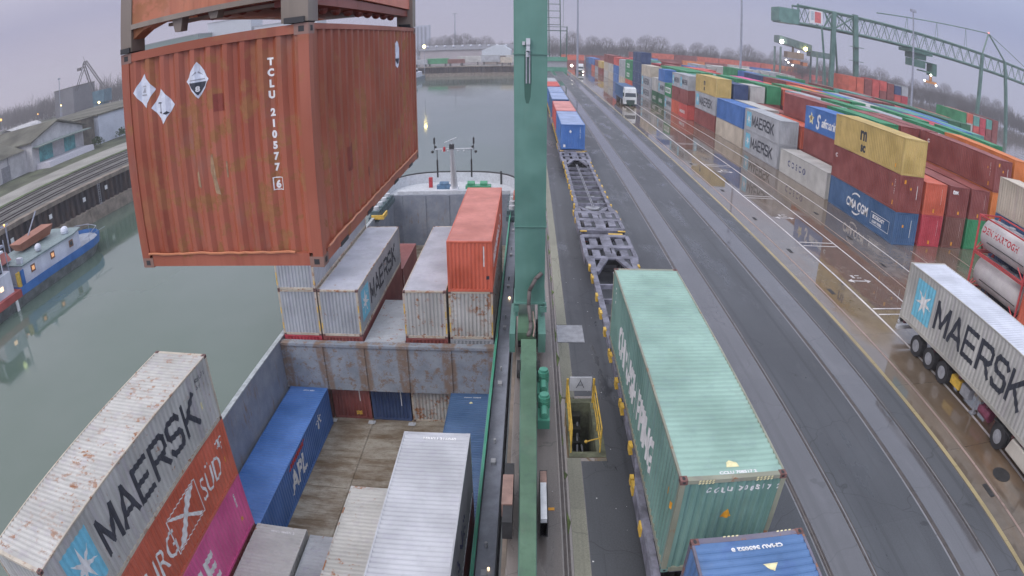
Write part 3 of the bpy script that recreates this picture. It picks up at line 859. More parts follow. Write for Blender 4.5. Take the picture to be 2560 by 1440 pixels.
# bow
def bowpts(x0, x1, y0, y1, n=14, e=2.6):
    cx, rx = (x0 + x1) / 2, (x1 - x0) / 2
    return [(cx + rx * math.copysign(abs(math.cos(t)) ** (2 / e), math.cos(t)), y0 + (y1 - y0) * abs(math.sin(t)) ** (2 / e)) for t in [math.pi * k / n for k in range(n + 1)]]
po = bowpts(-15.6, -0.98, 66, 72.6)
m = MB(); m.prism(po, -7, -4.2); bp_('bow_hull', m, plain('dark_hull_paint2', (0.05, 0.055, 0.065), 0.5))
m = MB(); m.prism([(-15.5, 65.25)] + [(-1.1, 65.25)] + [(x, y) for x, y in bowpts(-15.5, -1.1, 66, 72.4)], -4.2, -3.85)
bp_('fore_deck', m, WDECK)
m = MB(); pi_ = bowpts(-15.2, -1.4, 66, 71.9); po2 = bowpts(-15.55, -1.0, 66, 72.5)
for a, b, c, d in zip(pi_, pi_[1:], po2, po2[1:]):
    m.hexa([(a[0], a[1], -3.85), (c[0], c[1], -3.85), (d[0], d[1], -3.85), (b[0], b[1], -3.85), (a[0], a[1], -2.75), (c[0], c[1], -2.75), (d[0], d[1], -2.75), (b[0], b[1], -2.75)])
for x in (-1.25, -15.35): m.box(x - .1, 62.8, -4.2, x + .1, 66, -2.9)
bp_('bulwark', m, WDECK)
m = MB(); m.path([((a[0] + c[0]) / 2, (a[1] + c[1]) / 2, -2.68) for a, c in zip(pi_, po2)], .09, 6); bp_('bulwark_rail', m, DARK)
m = MB(); m.box(-14.2, 65.3, -3.85, -2.0, 66.1, -3.35); m.box(-13.6, 66.1, -3.85, -12.8, 66.8, -3.6)
bp_('deck_beam', m, WDECK)
for x0 in (-14.75, -1.62):
    m = MB(); n_ = MB()
    for k in range(4):
        yy = 57.6 + k * 1.7
        n_.disc((x0, yy, -3.05), (0, 0, 1), .30, .34, 12); m.box(x0 - .45, yy - .7, -3.65, x0 + .45, yy + .7, -3.22)
    m.box(x0 - .5, 56.4, -4.1, x0 + .5, 64, -3.66)
    bp_('vent_base', m, plain('dark_teal_vent_paint', (0.06, 0.10, 0.11), 0.6)); bp_('vent_caps', n_, WDECK)
m = MB(); m.box(-14.9, 56.2, -3.8, -13.7, 56.35, -3.4); m.box(-13.85, 56.35, -3.8, -13.7, 58.0, -3.4); bp_('yellow_guard', m, YEL)
m = MB(); m.box(-1.5, 58.6, -2.6, -1.0, 60.2, -2.1); m.sphere((-1.2, 61, -2.4), .35, 6); bp_('life_raft', m, paint('life_raft_orange', (0.6, 0.10, 0.03), 0, 0.1))
m = MB(); m.box(-11.3, 69, -3.85, -10.9, 69.4, -2.7); bp_('red_locker', m, REDL)
m = MB(); m.box(-10.2, 67.6, -3.85, -8.7, 68.4, -3.3); m.disc((-9.4, 68, -3.2), (1, 0, 0), .3, 1.0); bp_('anchor_winch', m, plain('blue_winch', (0.08, 0.16, 0.26), 0.5))
m = MB(); m.box(-7.0, 67.6, -3.85, -4.2, 68.6, -3.35); m.disc((-6.4, 68.1, -3.2), (1, 0, 0), .32, .8); m.disc((-5, 68.1, -3.2), (1, 0, 0), .32, .8); bp_('mooring_winch', m, paint('winch_green', (0.06, 0.30, 0.16), 0, 0.2))
m = MB(); m.bar((-3.2, 70.5, -3.85), (-3.2, 70.5, -2.3), .1); bp_('flag_post', m, DARK)
m = MB(); m.box(-8.5, 65.7, -3.85, -7.6, 66.8, -3.1); m.bar((-8.05, 66.2, -3.2), (-7.62, 61.2, 2.05), .42, 8, .17); bp_('bow_mast', m, plain('white_mast_paint', (0.82, 0.82, 0.85), .5, var=.05))
m = MB(); m.bar((-9.3, 61.2, 1.95), (-5.5, 61.2, 2.0), .06); m.bar((-8.3, 61.0, 2.65), (-7.1, 61.1, 3.15), .055); m.bar((-7.63, 61.2, 2.0), (-7.65, 61.2, 2.85), .05)
for x in (-8.5, -8.0, -7.0, -6.4): m.sphere((x, 61.1, 1.8), .10, 5)
bp_('mast_crossbar', m, WDECK)
m = MB()
for s in (-1, 1):
    x = -7.4 + s * 1.95
    m.bar((x - .25 * s, 61.2, 2.0), (x - .25 * s, 61.2, -.2), .035); m.box(x - .25 * s - .07, 61.13, -.9, x - .25 * s + .09, 61.27, .9)
    m.bar((x, 61.2, 1.9), (x, 61.2, 3.2), .03); m.box(x - .08, 61.1, 2.5, x + .08, 61.3, 3.1); m.sphere((x + .2 * s, 61.2, 1.7), .15, 5); m.sphere((x - .1 * s, 61.2, 2.2), .14, 5)
m.box(-7.85, 61.0, 2.0, -7.4, 61.4, 2.45)
bp_('signal_bodies', m, DARK)
m = MB(); m.box(-8.45, 61.0, 1.75, -8.25, 61.2, 2.2); bp_('red_lamp_housing', m, REDL)

# ------------------------------------------------------------------ containers on the barge
c1, c2, c3, c4, c5 = -14.52, -12.0, -9.47, -6.95, -4.37
G = 'containers loaded in the barge'
YB = 6.36
RUSTY = pm('w', 0.85, 0.9)
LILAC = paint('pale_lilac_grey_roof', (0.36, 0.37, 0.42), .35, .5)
def posts(t):
    rr = random.Random(len(bpy.data.objects))
    for u in (.045, 2.393):
        decal(t, poly_bm([rect(-.03, z, .03, z + rr.uniform(.25, .8)) for z in (rr.uniform(.2, .5), rr.uniform(1.3, 1.7))]), 'N', u, 0, YEL, 'yellow_post_mark', .016, False)
    return t
# near bay, quayside stack with the brand lettering
t = container(c1, YB, FZ, L40, H9, 'm', 'maroon container at the bottom of the tall near left stack', G)
t = container(c1, YB, FZ + H9, L40, H9, 'p', 'pink container third from the top in the near left barge stack', G, 0.02, 0.2)
bm = text_bm('ONE', 2.0, 0.06, 1.05, 0.0, 1.06); decal(t, bm, 'R', 3.75, .6, WHITE)
vtext(t, 'R', 11.2, 2.5, 'ONEU 045', .16, WHITE); stick(t, 'R', 11.35, 1.0, .15, .2)
t = container(c1, YB, FZ + 2 * H9, L40, H9, 'o', 'orange-red container with white oval lettering, second from top in near left stack', G, 0.05, 0.35)
decal(t, text_bm('HAMBURG', 1.45, 0.0, .92, 0.12, 1.0), 'R', 0.2, .9, WHITE)
decal(t, text_bm('S\u00dcD', 1.4, 0.0, .76, 0.12, 1.0), 'R', 9.1, .95, WHITE)
x0, x1, y0, y1 = 6.35, 8.95, .70, 2.3
decal(t, poly_bm([rect(x0, y0, x1, y0 + .05), rect(x0, y1 - .05, x1, y1), rect(x0, y0 + .05, x0 + .05, y1 - .05), rect(x1 - .05, y0 + .05, x1, y1 - .05)]), 'R', 0, 0, WHITE, 'logo_box')
decal(t, poly_bm([[(x0 + .1, y0 + .08), (x0 + .75, y0 + .08), (x0 + 1.55, y0 + .85), (x1 - .1, y1 - .08), (x1 - .85, y1 - .08), (x0 + 1.1, y0 + .85)]]), 'R', 0, 0, WHITE, 'logo_sail')
decal(t, poly_bm([[(x0 + .1, y1 - .08), (x0 + .3, y1 - .08), (x0 + 1.25, y0 + 1.0), (x0 + 1.1, y0 + .9)], [(x0 + 1.3, y0 + .8), (x0 + 1.5, y0 + .8), (x1 - .1, y0 + .08), (x1 - .4, y0 + .08)]]), 'R', 0, 0, WHITE, 'logo_sail')
decal(t, poly_bm([rect(11.1, 2.3, 11.7, 2.38), rect(11.35, 2.0, 11.45, 2.3), rect(11.15, 2.05, 11.65, 2.12), rect(11.5, 1.8, 11.6, 1.95)]), 'R', 0, 0, WHITE, 'stickers')
stick(t, 'R', 11.55, 1.25, .12, .25, ORG)
t = container(c1, YB, FZ + 3 * H9, L40, H9, 'w', 'big rust-streaked white container topmost of the near left stack, black lettering on its side', G, 0.42, 0.8, framemat=pm('k', 0.62, 0.8), castmat=CAST, roofmat=paint('cream_stained_roof', (0.42, 0.415, 0.39), 0.62, 0.7))
maersk(t, 'R', 1.8)
decal(t, text_bm('MSKU 71', .22, .004), 'R', 10.9, 2.3, BLACK, 'code_lettering'); decal(t, text_bm('4510', .2, .004), 'R', 10.9, 2.02, BLACK, 'code_lettering'); stick(t, 'R', 11.0, 1.3, .16, .3, PALEY)
# second column, low white box; third column low grey
t = container(c2 + .08, YB, FZ, L40, H9, 'w', 'low off-white container beside the pink one in the near bay', G, 0.15, 0.5, framemat=pm('w', 0.5))
decal(t, text_bm('MSKU 084571 2', .17, .004), 'T', .8, 11.78, WHITE, 'code_lettering')
t = container(c3 + .08, YB, FZ, L40, H8, 'l', 'low grey container in the near bay, third column', G, 0.3, 0.8)
t = container(c4, YB, FZ, L40, H9, 'v', 'brown container under the rusty white one in the near bay', G)
t = container(c4, YB, FZ + H9, L40, H9, 'w', 'white container with orange rust along its roof edge, left of the shiny white one', G, 0.35, 0.5, framemat=pm('w', 0.8), roofmat=paint('cream_stained_roof', (0.42, 0.415, 0.39), 0.47, 0.5))
t = container(c5 - .1, YB, FZ, L40, H9, 'n', 'navy container at the bottom under the shiny white one', G)
t = container(c5 - .1, YB, FZ + H9, L40, H9, 'm', 'maroon container beneath the shiny white one', G)
GW = paint('glossy_white_paint', (0.43, 0.44, 0.47), 0.08, 0.3, 0.18)
t = container(c5 - .1, YB, FZ + 2 * H9, L40, H9, 'l', 'shiny pale grey container in the near bay next to the green rail', G, 0.08, 0.3, roofmat=GW, framemat=GW)
decal(t, text_bm('MRKU 316040', .2, .006), 'T', .75, 11.76, WHITE, 'code_lettering')
decal(t, text_bm('SEALAND', 1.1, .02, 1.1, 0, 1.2), 'R', 3.5, .9, NAVYL)
# middle bay
t = container(c1 + .1, YB + 12.4, FZ, L40, H8, 'b', 'bright blue container with white letters lying low beside the left hold wall', G, 0.03, 0.5)
decal(t, text_bm('APL', 1.55, 0.05, 0.98, 0.2, 1.0), 'R', 4.4, .72, WHITE)
decal(t, poly_bm([[(4.5, 2.08), (7.0, 2.08), (7.3, 2.36), (4.8, 2.36)]]), 'R', 0, 0, REDL, 'red_stripe')
decal(t, poly_bm([[(9.6, 1.3), (9.75, 1.3), (10.0, 2.1), (9.85, 2.1)], [(9.4, 1.75), (10.3, 1.85), (10.3, 1.95), (9.4, 1.85)], [(9.9, 1.85), (10.2, 1.4), (10.3, 1.5), (10.0, 1.9)]]), 'R', 0, 0, WHITE, 'logo')
decal(t, text_bm('APLU 4401', .16, .004), 'T', .95, 11.78, WHITE, 'code_lettering')
t = container(c5 - .05, YB + 12.4, FZ, L40, H8, 's', 'steel blue container lying low beside the right hold wall', G, 0.1, 0.6)
decal(t, text_bm('CMAU 128860', .16, .004), 'T', .8, 11.72, WHITE, 'code_lettering'); decal(t, poly_bm([[(0, .12), (.12, 0), (0, -.12), (-.12, 0)]]), 'T', 1.25, 11.2, PALEY, 'sticker')
# far bay
YF = 31.62
def fb(xc, lev, h, k, lab, L=L40, rust=0.3, y=YF, z=None, **kw):
    zz = FZ + lev if z is None else z
    return container(xc, y, zz, L, h, k, lab, G, rust, 0.6, **kw)
WR = dict(framemat=pm('k', 0.7, 0.9), castmat=CAST, roofmat=LILAC)
fb(c1, 0, H9, 'v', 'brown container at the bottom of the far left stack')
fb(c1, H9, H9, 'c', 'crimson container showing as a strip above the rusty bulkhead at far left')
posts(fb(c1, 2 * H9, H9, 'l', 'pale grey container, lower of two above the red strip at far left', rust=.3, **WR))
posts(fb(c1, 3 * H9, H9, 'l', 'pale grey container at the top of the far left stack, behind the hanging one', rust=.3, **WR))
zc2 = FZ
t = fb(c2, 0, H9, 'm', 'maroon container with yellow sticker under the rusty bulkhead'); stick(t, 'N', 1.62, .45, .36, .28, YEL); decal(t, poly_bm([rect(0, 0, .05, .9)]), 'N', 1.75, 1.3, WHITE, 'code_lettering')
t = fb(c2, H9, H9, 'm', 'maroon container carrying the white lettered one in the far bay')
t = fb(c2, 2 * H9, H9, 'l', 'white-roofed container with black lettering in the far bay, second column', rust=.4, **WR); maersk(t, 'R', 1.6); posts(t)
t = fb(c3, 0, H9, 'n', 'navy blue container under the middle of the rusty bulkhead'); decal(t, poly_bm([rect(0, 0, .05, 1.1)]), 'N', 1.85, 1.1, WHITE, 'code_lettering')
t = fb(c3, H9, H8, 'l', 'grey short container behind the bulkhead beside the lettered one', L20, .5)
fb(c4, 0, H9, 'w', 'rusty white container under the right half of the bulkhead', rust=.75, **WR)
fb(c4, H9, H9, 'm', 'maroon container below the pale middle stack', rust=.3)
posts(fb(c4, 2 * H9, H9, 'w', 'pale rust-framed container left of the orange-red stack', rust=.55, **WR))
fb(c5, 0, H9, 'v', 'brown container at the bottom of the orange-red stack')
fb(c5, H9, H9, 'l', 'grey ribbed container third from top in the orange-red stack', rust=.3)
posts(fb(c5, 2 * H9, H9, 'w', 'heavily rust-streaked white container right under the orange-red one', rust=.78, **WR))
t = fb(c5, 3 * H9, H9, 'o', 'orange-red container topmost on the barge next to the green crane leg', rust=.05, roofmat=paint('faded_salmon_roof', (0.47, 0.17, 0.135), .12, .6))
decal(t, poly_bm([rect(0, 0, .06, 1.15)]), 'N', 1.95, 1.45, WHITE, 'code_lettering'); decal(t, poly_bm([rect(0, 0, .16, .2)]), 'N', 2.1, .72, BLACK, 'sticker')
decal(t, text_bm('HAMBURG S\u00dcD', 1.1, .03, 1.05, .1, 1.1), 'R', 1.4, .9, WHITE)
t = fb(c2 + .02, 0, H8, 'm', 'maroon short container beyond the lettered one, near the hold end', L20, y=44.2)
t = fb(c2 + .02, H8, H8, 'm', 'short maroon container with pinkish roof near the hold end', L20, y=44.2)
decal(t, poly_bm([rect(0, 0, .05, .9)]), 'R', .4, 1.0, WHITE, 'code_lettering')

# ------------------------------------------------------------------ hanging container and spreader
HX, HY, HZ = -4.605, 6.03, 10.47
RM = COL['h'] = ('weathered_red_oxide_paint', (0.30, 0.070, 0.030))
t = container(HX, HY, HZ, L20, H8, 'h', 'weathered rust-red container hanging from the crane spreader in the foreground', None, 0.72, 1.3,
              framemat=paint('weathered_red_oxide_frame_paint', (0.31, 0.080, 0.038), 0.5, 1.1), castmat=paint('dull_brown_casting_paint', (0.22, 0.12, 0.09), 0.3, 0.8))
hang = t
code(t, 'N', 1.985, 2.19, 'TCLU 210577', .105, mat=WHITE, step=.117)
bm = text_bm('6', .11, .006); decal(t, bm, 'N', 1.958, .88, WHITE, 'code_lettering')
decal(t, poly_bm([rect(1.93, .855, 2.05, .865), rect(1.93, .985, 2.05, .995), rect(1.93, .865, 1.94, .985), rect(2.04, .865, 2.05, .985)]), 'N', 0, 0, WHITE, 'code_box')
PLC = plain('pale_blue_white_placard', (0.62, 0.66, 0.74), 0.45, var=0.15, scale=9)
def diamond(c, s): return [(c[0], c[1] + s * 1.08), (c[0] + s * .84, c[1]), (c[0], c[1] - s * 1.08), (c[0] - s * .84, c[1])][::-1]
for c, kind in (((.325, 2.11), 'a'), ((.585, 1.90), 'b'), ((1.085, 2.13), 'c')):
    s = .19
    d = decal(t, poly_bm([diamond(c, s)]), 'N', 0, 0, PLC, 'placard', .005)
    if kind == 'c':
        p2 = decal(t, poly_bm([[(c[0] - .125, c[1] - .022), (c[0] + .125, c[1] - .022), (c[0], c[1] - .17)][::-1]]), 'N', 0, 0, BLACK, 'black_half', .007)
        p3 = decal(t, text_bm('8', .08, .004, 1, 0, 1, 'CENTER'), 'N', c[0], c[1] - .125, WHITE, 'class_number', .009)
        p4 = decal(t, poly_bm([[(c[0] - .07, c[1] + .05), (c[0] - .005, c[1] + .08), (c[0] - .01, c[1] + .1)], [(c[0] + .07, c[1] + .05), (c[0] + .005, c[1] + .08), (c[0] + .01, c[1] + .1)], rect(c[0] - .09, c[1], c[0] + .09, c[1] + .012)]), 'N', 0, 0, GREYM, 'symbol', .007)
    elif kind == 'b':
        p2 = decal(t, poly_bm([rect(c[0] - .045, c[1] - .06, c[0] - .03, c[1] + .05), rect(c[0] - .075, c[1] + .035, c[0] + .0, c[1] + .05), rect(c[0] - .06, c[1] - .08, c[0] - .01, c[1] - .06), [(c[0] + .0, c[1] - .085), (c[0] + .06, c[1] - .06), (c[0] + .09, c[1] - .085), (c[0] + .05, c[1] - .1)]]), 'N', 0, 0, BLACK, 'symbol', .007)
    else:
        p2 = decal(t, poly_bm([rect(c[0] - .05, c[1] - .055, c[0] + .05, c[1] - .04), [(c[0] - .04, c[1] - .02), (c[0] + .035, c[1] - .02), (c[0] + .0, c[1] + .045)], rect(c[0] - .03, c[1] + .05, c[0] + .05, c[1] + .06)]), 'N', 0, 0, GREYM, 'symbol', .007)
decal(t, poly_bm([diamond((4.41, 2.11), .22)]), 'R', 0, 0, PLC, 'placard', .005); decal(t, poly_bm([[(4.34, 2.04), (4.5, 2.04), (4.42, 1.94)]]), 'R', 0, 0, BLACK, 'black_half', .007)
BARE = plain('bare_pale_scrape', (0.30, 0.20, 0.12), 0.7, var=0.3, scale=10)
decal(t, poly_bm([[(1.17, 1.28), (1.22, 1.3), (1.24, 1.05), (1.28, .84), (1.21, .86), (1.15, 1.1)], [(.98, 1.1), (1.02, 1.12), (1.03, .93), (.98, .95)], [(1.36, 1.2), (1.38, 1.2), (1.38, 1.02), (1.36, 1.02)]]), 'N', 0, 0, BARE, 'scrapes', .003)
DRED = plain('dark_red_touch_up_paint', (0.20, 0.042, 0.028), 0.5)
decal(t, poly_bm([rect(1.28, 1.76, 1.41, 1.95)]), 'N', 0, 0, DRED, 'paint_patch', .003)
decal(t, poly_bm([rect(1.3, .76, 1.42, 1.06), rect(1.47, .74, 1.56, 1.08), rect(2.3, .85, 2.37, .96), rect(2.2, .5, 2.26, .62)]), 'R', 0, 0, DRED, 'paint_patch', .003)
m = MB()  # wavy bent bottom rail lips
def lip(p, q, off, n):
    p = Vector(p); q = Vector(q); pts = [p.lerp(q, k / n) + Vector((0, 0, random.uniform(-.008, .008))) + Vector(off) * random.uniform(.6, 1.2) for k in range(n + 1)]
    m.path(pts, .014, 5)
lip((-1.1, -L20 / 2 - .006, .175), (.9, -L20 / 2 - .006, .175), (0, -.006, 0), 26)
lip((1.223, -L20 / 2 + .2, .175), (1.223, L20 / 2 - .2, .175), (.006, 0, 0), 48)
o = m.build('bent_rail_lip', paint('scuffed_orange_edge_paint', (0.50, 0.19, 0.09), 0.2, 0.5), t)
m = MB()
for yy in (-2.2, -.9, .9, 2.2): m.box(1.20, yy - .16, -.002, 1.2215, yy + .16, .05)
m.build('fork_pockets', DARK, t)

sx0, sx1, sy0, sy1 = HX, HX + CW, HY, HY + L20
SPO = paint('worn_orange_spreader_paint', (0.40, 0.125, 0.055), 0.80, 1.8)
SPG = paint('grimy_grey_brown_steel', (0.20, 0.165, 0.13), 0.35, 0.9)
SPR = paint('dark_red_spreader_paint', (0.24, 0.055, 0.035), 0.4, 0.9)
sp = empty('crane_spreader', (-3.386, 9.06, 13.06), 'worn orange spreader frame gripping the hanging container from above', 'spreader')
def sp_(name, m, mat):
    me = m.mesh(name)
    for v in me.vertices: v.co -= Vector((-3.386, 9.06, 13.06))
    return link(name, me, mat, sp)
for x in (sx0, sx1):
    for y in (sy0, sy1):
        xi = .17 if x == sx0 else -.30; yi = .3 if y == sy0 else -.3
        m = MB(); m.box(min(x, x + xi), min(y, y + yi), 13.078, max(x, x + xi), max(y, y + yi), 14.2)
        sp_('corner_leg', m, SPG)
        m = MB(); m.box(min(x + xi * .2, x + xi * .8) - .02, min(y, y + yi) - .03, 13.068, max(x + xi * .2, x + xi * .8) + .02, max(y, y + yi) + .02, 13.13)
        m.bar((x + xi * .5, y + yi * .3, 13.13), (x + xi * .5, y + yi * .3, 12.98), .045)
        sp_('twist_lock', m, DARK)
m = MB(); m.hexa([(sx0 + .17, sy0 + .02, 13.36), (sx1 - .3, sy0 + .02, 13.36), (sx1 - .3, sy0 + .36, 13.36), (sx0 + .17, sy0 + .36, 13.36), (sx0 + .17, sy0 + .02, 13.85), (sx1 - .3, sy0 + .02, 13.85), (sx1 - .3, sy0 + .36, 13.85), (sx0 + .17, sy0 + .36, 13.85)])
m.hexa([(sx0 + .17, sy0 + .05, 13.22), (sx0 + .32, sy0 + .05, 13.30), (sx0 + .32, sy0 + .3, 13.30), (sx0 + .17, sy0 + .3, 13.22), (sx0 + .17, sy0 + .05, 13.36), (sx0 + .55, sy0 + .05, 13.359), (sx0 + .55, sy0 + .3, 13.359), (sx0 + .17, sy0 + .3, 13.36)])
sp_('end_beam', m, SPO)
m = MB(); m.box(sx0 + .17, sy0 - .01, 13.34, sx1 - .3, sy0 + .02, 13.40); m.box(sx0 + .5, sy0 + .36, 13.30, sx1 - .3, sy0 + .5, 13.34)
sp_('beam_flange', m, SPG)
m = MB()
for x, h in ((sx0 + .82, .17), (sx0 + 1.30, .1)): m.hexa([(x - .03, sy0 + .05, 13.36 - h), (x + .05, sy0 + .05, 13.36 - h), (x + .05, sy0 + .2, 13.36 - h), (x - .03, sy0 + .2, 13.36 - h), (x - .08, sy0 + .05, 13.38), (x + .08, sy0 + .05, 13.38), (x + .08, sy0 + .2, 13.38), (x - .08, sy0 + .2, 13.38)])
sp_('guide_lug', m, SPG)
m = MB(); m.box(sx0 + .1, sy1 - .36, 13.36, sx1 - .3, sy1 - .02, 13.85); sp_('end_beam', m, SPO)
m = MB(); m.box(sx1 - .38, sy0 + .3, 13.42, sx1 - .06, sy1 - .3, 13.9); sp_('side_beam', m, paint('salmon_orange_spreader_paint', (0.55, 0.17, 0.10), 0.15, 0.6))
m = MB(); m.box(sx1 - .5, sy0 + .3, 13.28, sx1 - .1, sy1 - .3, 13.40)
for k in range(9): m.sphere((sx1 - .3, sy0 + .8 + k * .55, 13.27), .07, 5)
sp_('side_beam_underside', m, SPR)
m = MB(); m.box(sx0 + .06, sy0 + .3, 13.42, sx0 + .36, sy1 - .3, 13.9); sp_('side_beam', m, SPO)
m = MB(); m.box(sx0 + .9, sy0 + .4, 13.34, sx1 - .6, sy1 - .4, 13.8)
for k in range(7): m.box(sx0 + .36, sy0 + .7 + k * .75, 13.42, sx1 - .38, sy0 + .85 + k * .75, 13.6)
for k in range(5): m.sphere((sx0 + 1.0 + .2 * k, sy0 + .6, 13.36), .08, 5)
sp_('centre_frame', m, SPR)
m = MB()
for x in (sx0 + .75, sx1 - .75):
    for y in (HY + 1.6, HY + 4.4): m.bar((x, y, 13.8), (x * .9 - .3, y, 40), .03)
sp_('hoist_ropes', m, DARK)

# ------------------------------------------------------------------ quay crane: leg, hinge, sill beam
crane = empty('quay_crane', (0, 25, 0), 'green quay crane leg and long green sill beam close to the camera', 'crane')
def cr_(name, m, mat, **kw):
    me = m.mesh(name)
    for v in me.vertices: v.co -= Vector((0, 25, 0))
    return link(name, me, mat, crane, **kw)
m = MB(); m.hexa([(-.56, 24.6, 1.85), (.68, 24.6, 1.85), (.68, 26.0, 1.85), (-.56, 26.0, 1.85), (-.71, 24.6, 34), (.69, 24.6, 34), (.69, 26.2, 34), (-.71, 26.2, 34)])
cr_('leg', m, CGREEN)
m = MB(); m.box(-.60, 24.55, 5.18, .72, 26.05, 5.22); m.box(-.66, 24.55, 12.2, .73, 26.2, 12.23); m.box(-.62, 24.5, 1.79, .74, 26.1, 1.86); cr_('leg_seam', m, CGREEN)
m = MB()
for x in (-.5, .5):
    for y in (24.65, 25.75):
        m.box(x - .07, y - .07, 1.2, x + .07, y + .07, 1.79)
m.box(-.62, 24.45, 1.45, -.40, 25.0, 1.7); m.box(.5, 24.45, 1.45, .78, 25.0, 1.7)
m.box(.42, 22.9, .35, .72, 25.9, 1.2); m.box(-.75, 22.9, .35, -.52, 25.9, 1.2)
cr_('hinge_bracket', m, CGREEN)
m = MB(); m.box(-.42, 23.0, .85, .3, 26.6, 1.20); cr_('bogie_link', m, SGREEN)
m = MB(); m.hexa([(-.05, 4, .55), (.25, 4, .55), (.33, 22.35, .55), (-.27, 22.35, .55), (-.05, 4, 1.25), (.25, 4, 1.25), (.33, 22.35, 1.25), (-.27, 22.35, 1.25)]); cr_('sill_beam', m, SGREEN)
m = MB(); m.hexa([(-.08, 4, .50), (.28, 4, .50), (.36, 22.4, .50), (-.30, 22.4, .50), (-.08, 4, .549), (.28, 4, .549), (.36, 22.4, .549), (-.30, 22.4, .549)]); cr_('sill_flange', m, CGREEN)
m = MB()
for x in (.46, -.38):
    for y in (24.0, 25.1, 21.4):
        m.disc((x * .9, y, .42), (1, 0, 0), .36, .14, 18)
cr_('bogie_wheel', m, DARK)
m = MB(); m.path([(.55, 24.55, 3.2), (.3, 24.4, 3.0), (.05, 24.3, 2.5), (.02, 24.15, 1.9), (.12, 23.6, 1.35), (.1, 23.0, 1.32), (.02, 22.5, 1.35)], .085, 8); cr_('cable_hose', m, plain('brown_grey_hose', (0.12, 0.10, 0.095), 0.7), smooth=True)
m = MB(); m.path([(.2, 24.2, 1.6), (.28, 23.4, 1.3), (.22, 22.5, 1.30)], .03, 6); cr_('cable_hose', m, plain('pinkish_hose', (0.32, 0.22, 0.19), 0.7))
GRN2 = paint('motor_green_paint', (0.05, 0.25, 0.17), 0.05, 0.4)
for y in (19.9, 18.2):
    m = MB(); m.disc((.58, y, .95), (0, 0, 1), .2, .5, 16); m.disc((.58, y, 1.24), (0, 0, 1), .16, .12, 16); m.box(.36, y - .9, .45, .76, y - .1, .8); m.disc((.58, y - .55, .9), (0, 1, 0), .13, .5, 12)
    for k in range(4): m.disc((.58, y, .78 + .09 * k), (0, 0, 1), .215, .02, 16)
    cr_('drive_motor', m, GRN2)
m = MB(); m.box(-.62, 12.2, .3, -.35, 14.8, .95); m.box(.40, 12.3, .3, .62, 14.6, .85); cr_('buffer_box', m, DARK)
m = MB(); m.box(-.66, 12.9, .5, -.36, 14.2, 1.0); m.box(.41, 13.9, .5, .6, 14.5, .9); cr_('pink_cover', m, plain('faded_pink_cover', (0.27, 0.17, 0.14), 0.6))
m = MB(); m.box(.41, 12.3, .35, .58, 13.85, 1.0); cr_('white_cabinet', m, WDECK)
m = MB(); m.bar((-.09, 24.57, 12.30), (-.09, 24.57, 12.1), .06); m.box(-.14, 24.36, 12.6, .02, 24.6, 12.85); m.box(-.13, 24.42, 12.35, .01, 24.55, 12.6); m.box(-.28, 24.5, 12.58, -.18, 24.6, 12.72)
o = cr_('lamp_fixture', m, WDECK)
m = MB(); m.bar((-.12, 24.58, 12.4), (-.12, 24.57, 11.05), .03); m.bar((0.0, 24.58, 12.4), (0.0, 24.57, 11.05), .03); cr_('conduit', m, GREYM)
m = MB()
poly = [(-.20, 12.3), (-.21, 11.2), (-.19, 10.5), (-.13, 10.25), (-.03, 10.25), (.04, 10.5), (.08, 11.2), (.07, 12.3)]
bm = poly_bm([poly[::-1]])
for v in bm.verts: v.co = (v.co.x, 24.594 - (v.co.y - 1.85) * 0.0, v.co.y)
me = bpy.data.meshes.new('wet_stain'); 
for v in bm.verts: v.co -= Vector((0, 25, 0))
bm.to_mesh(me); bm.free(); link('wet_stain', me, paint('stained_crane_green_paint', (0.035, 0.115, 0.085), 0.0, 0.6), crane)

# ------------------------------------------------------------------ access pit with yellow handrails, plate, debris
PITW = plain('mossy_pit_concrete', (0.13, 0.14, 0.09), 0.85, var=0.45, scale=2)
pit = empty('access_pit', (1.92, 18.1, 0), 'open access pit with yellow handrails in the asphalt beside the train', 'access pit')
def pt_(name, m, mat):
    me = m.mesh(name)
    for v in me.vertices: v.co -= Vector((1.92, 18.1, 0))
    return link(name, me, mat, pit)
m = MB()
m.box(PX0 - .12, PY0, -3.2, PX0, PY1, .02); m.box(PX1, PY0, -3.2, PX1 + .3, PY1, .02)
m.box(PX0 - .12, PY0 - .3, -3.2, PX1 + .3, PY0, .02); m.box(PX0 - .12, PY1, -3.2, PX1 + .3, PY1 + .3, .02)
pt_('pit_walls', m, PITW)
m = MB(); m.box(PX0, PY0, -3.3, PX1, PY1, -3.2)
for k in range(9): m.box(PX0, PY1 - .35 * (k + 1), -3.2, PX1 - .35, PY1 - .35 * k, -.35 * (k + 1))
pt_('pit_steps', m, plain('dark_wet_pit_floor', (0.035, 0.035, 0.03), 0.6))
m = MB(); m.bar((PX0 + .35, PY1 - .3, -.6), (PX0 + .3, PY0 + .6, -2.2), .035); m.bar((PX0 + .6, PY0 + .1, -1.5), (PX0 + .5, PY1 - 1, -1.2), .03); pt_('pit_pipe', m, GREYM)
m = MB()
for x in (PX0 - .06, PX1 + .1):
    for y in (PY0 - .05, (PY0 + PY1) / 2 - .3, PY1 - .4): m.bar((x, y, 0), (x, y, 1.0), .022)
    for z in (1.0, .62, .3): m.bar((x, PY0 - .05, z), (x, PY1 - .4, z), .022)
m.bar((PX1 + .1, PY0 - .05, .62), (PX1 - .3, PY0 + .15, .35), .025)
m.sphere((PX1 - .35, PY0 + .25, .25), .06, 5)
pt_('handrail', m, YEL)
m = MB()
for x in (PX0 - .06, PX1 + .1): m.bar((x, PY1 + .02, 0), (x, PY1 + .02, 1.05), .045)
pt_('rail_post', m, YEL)
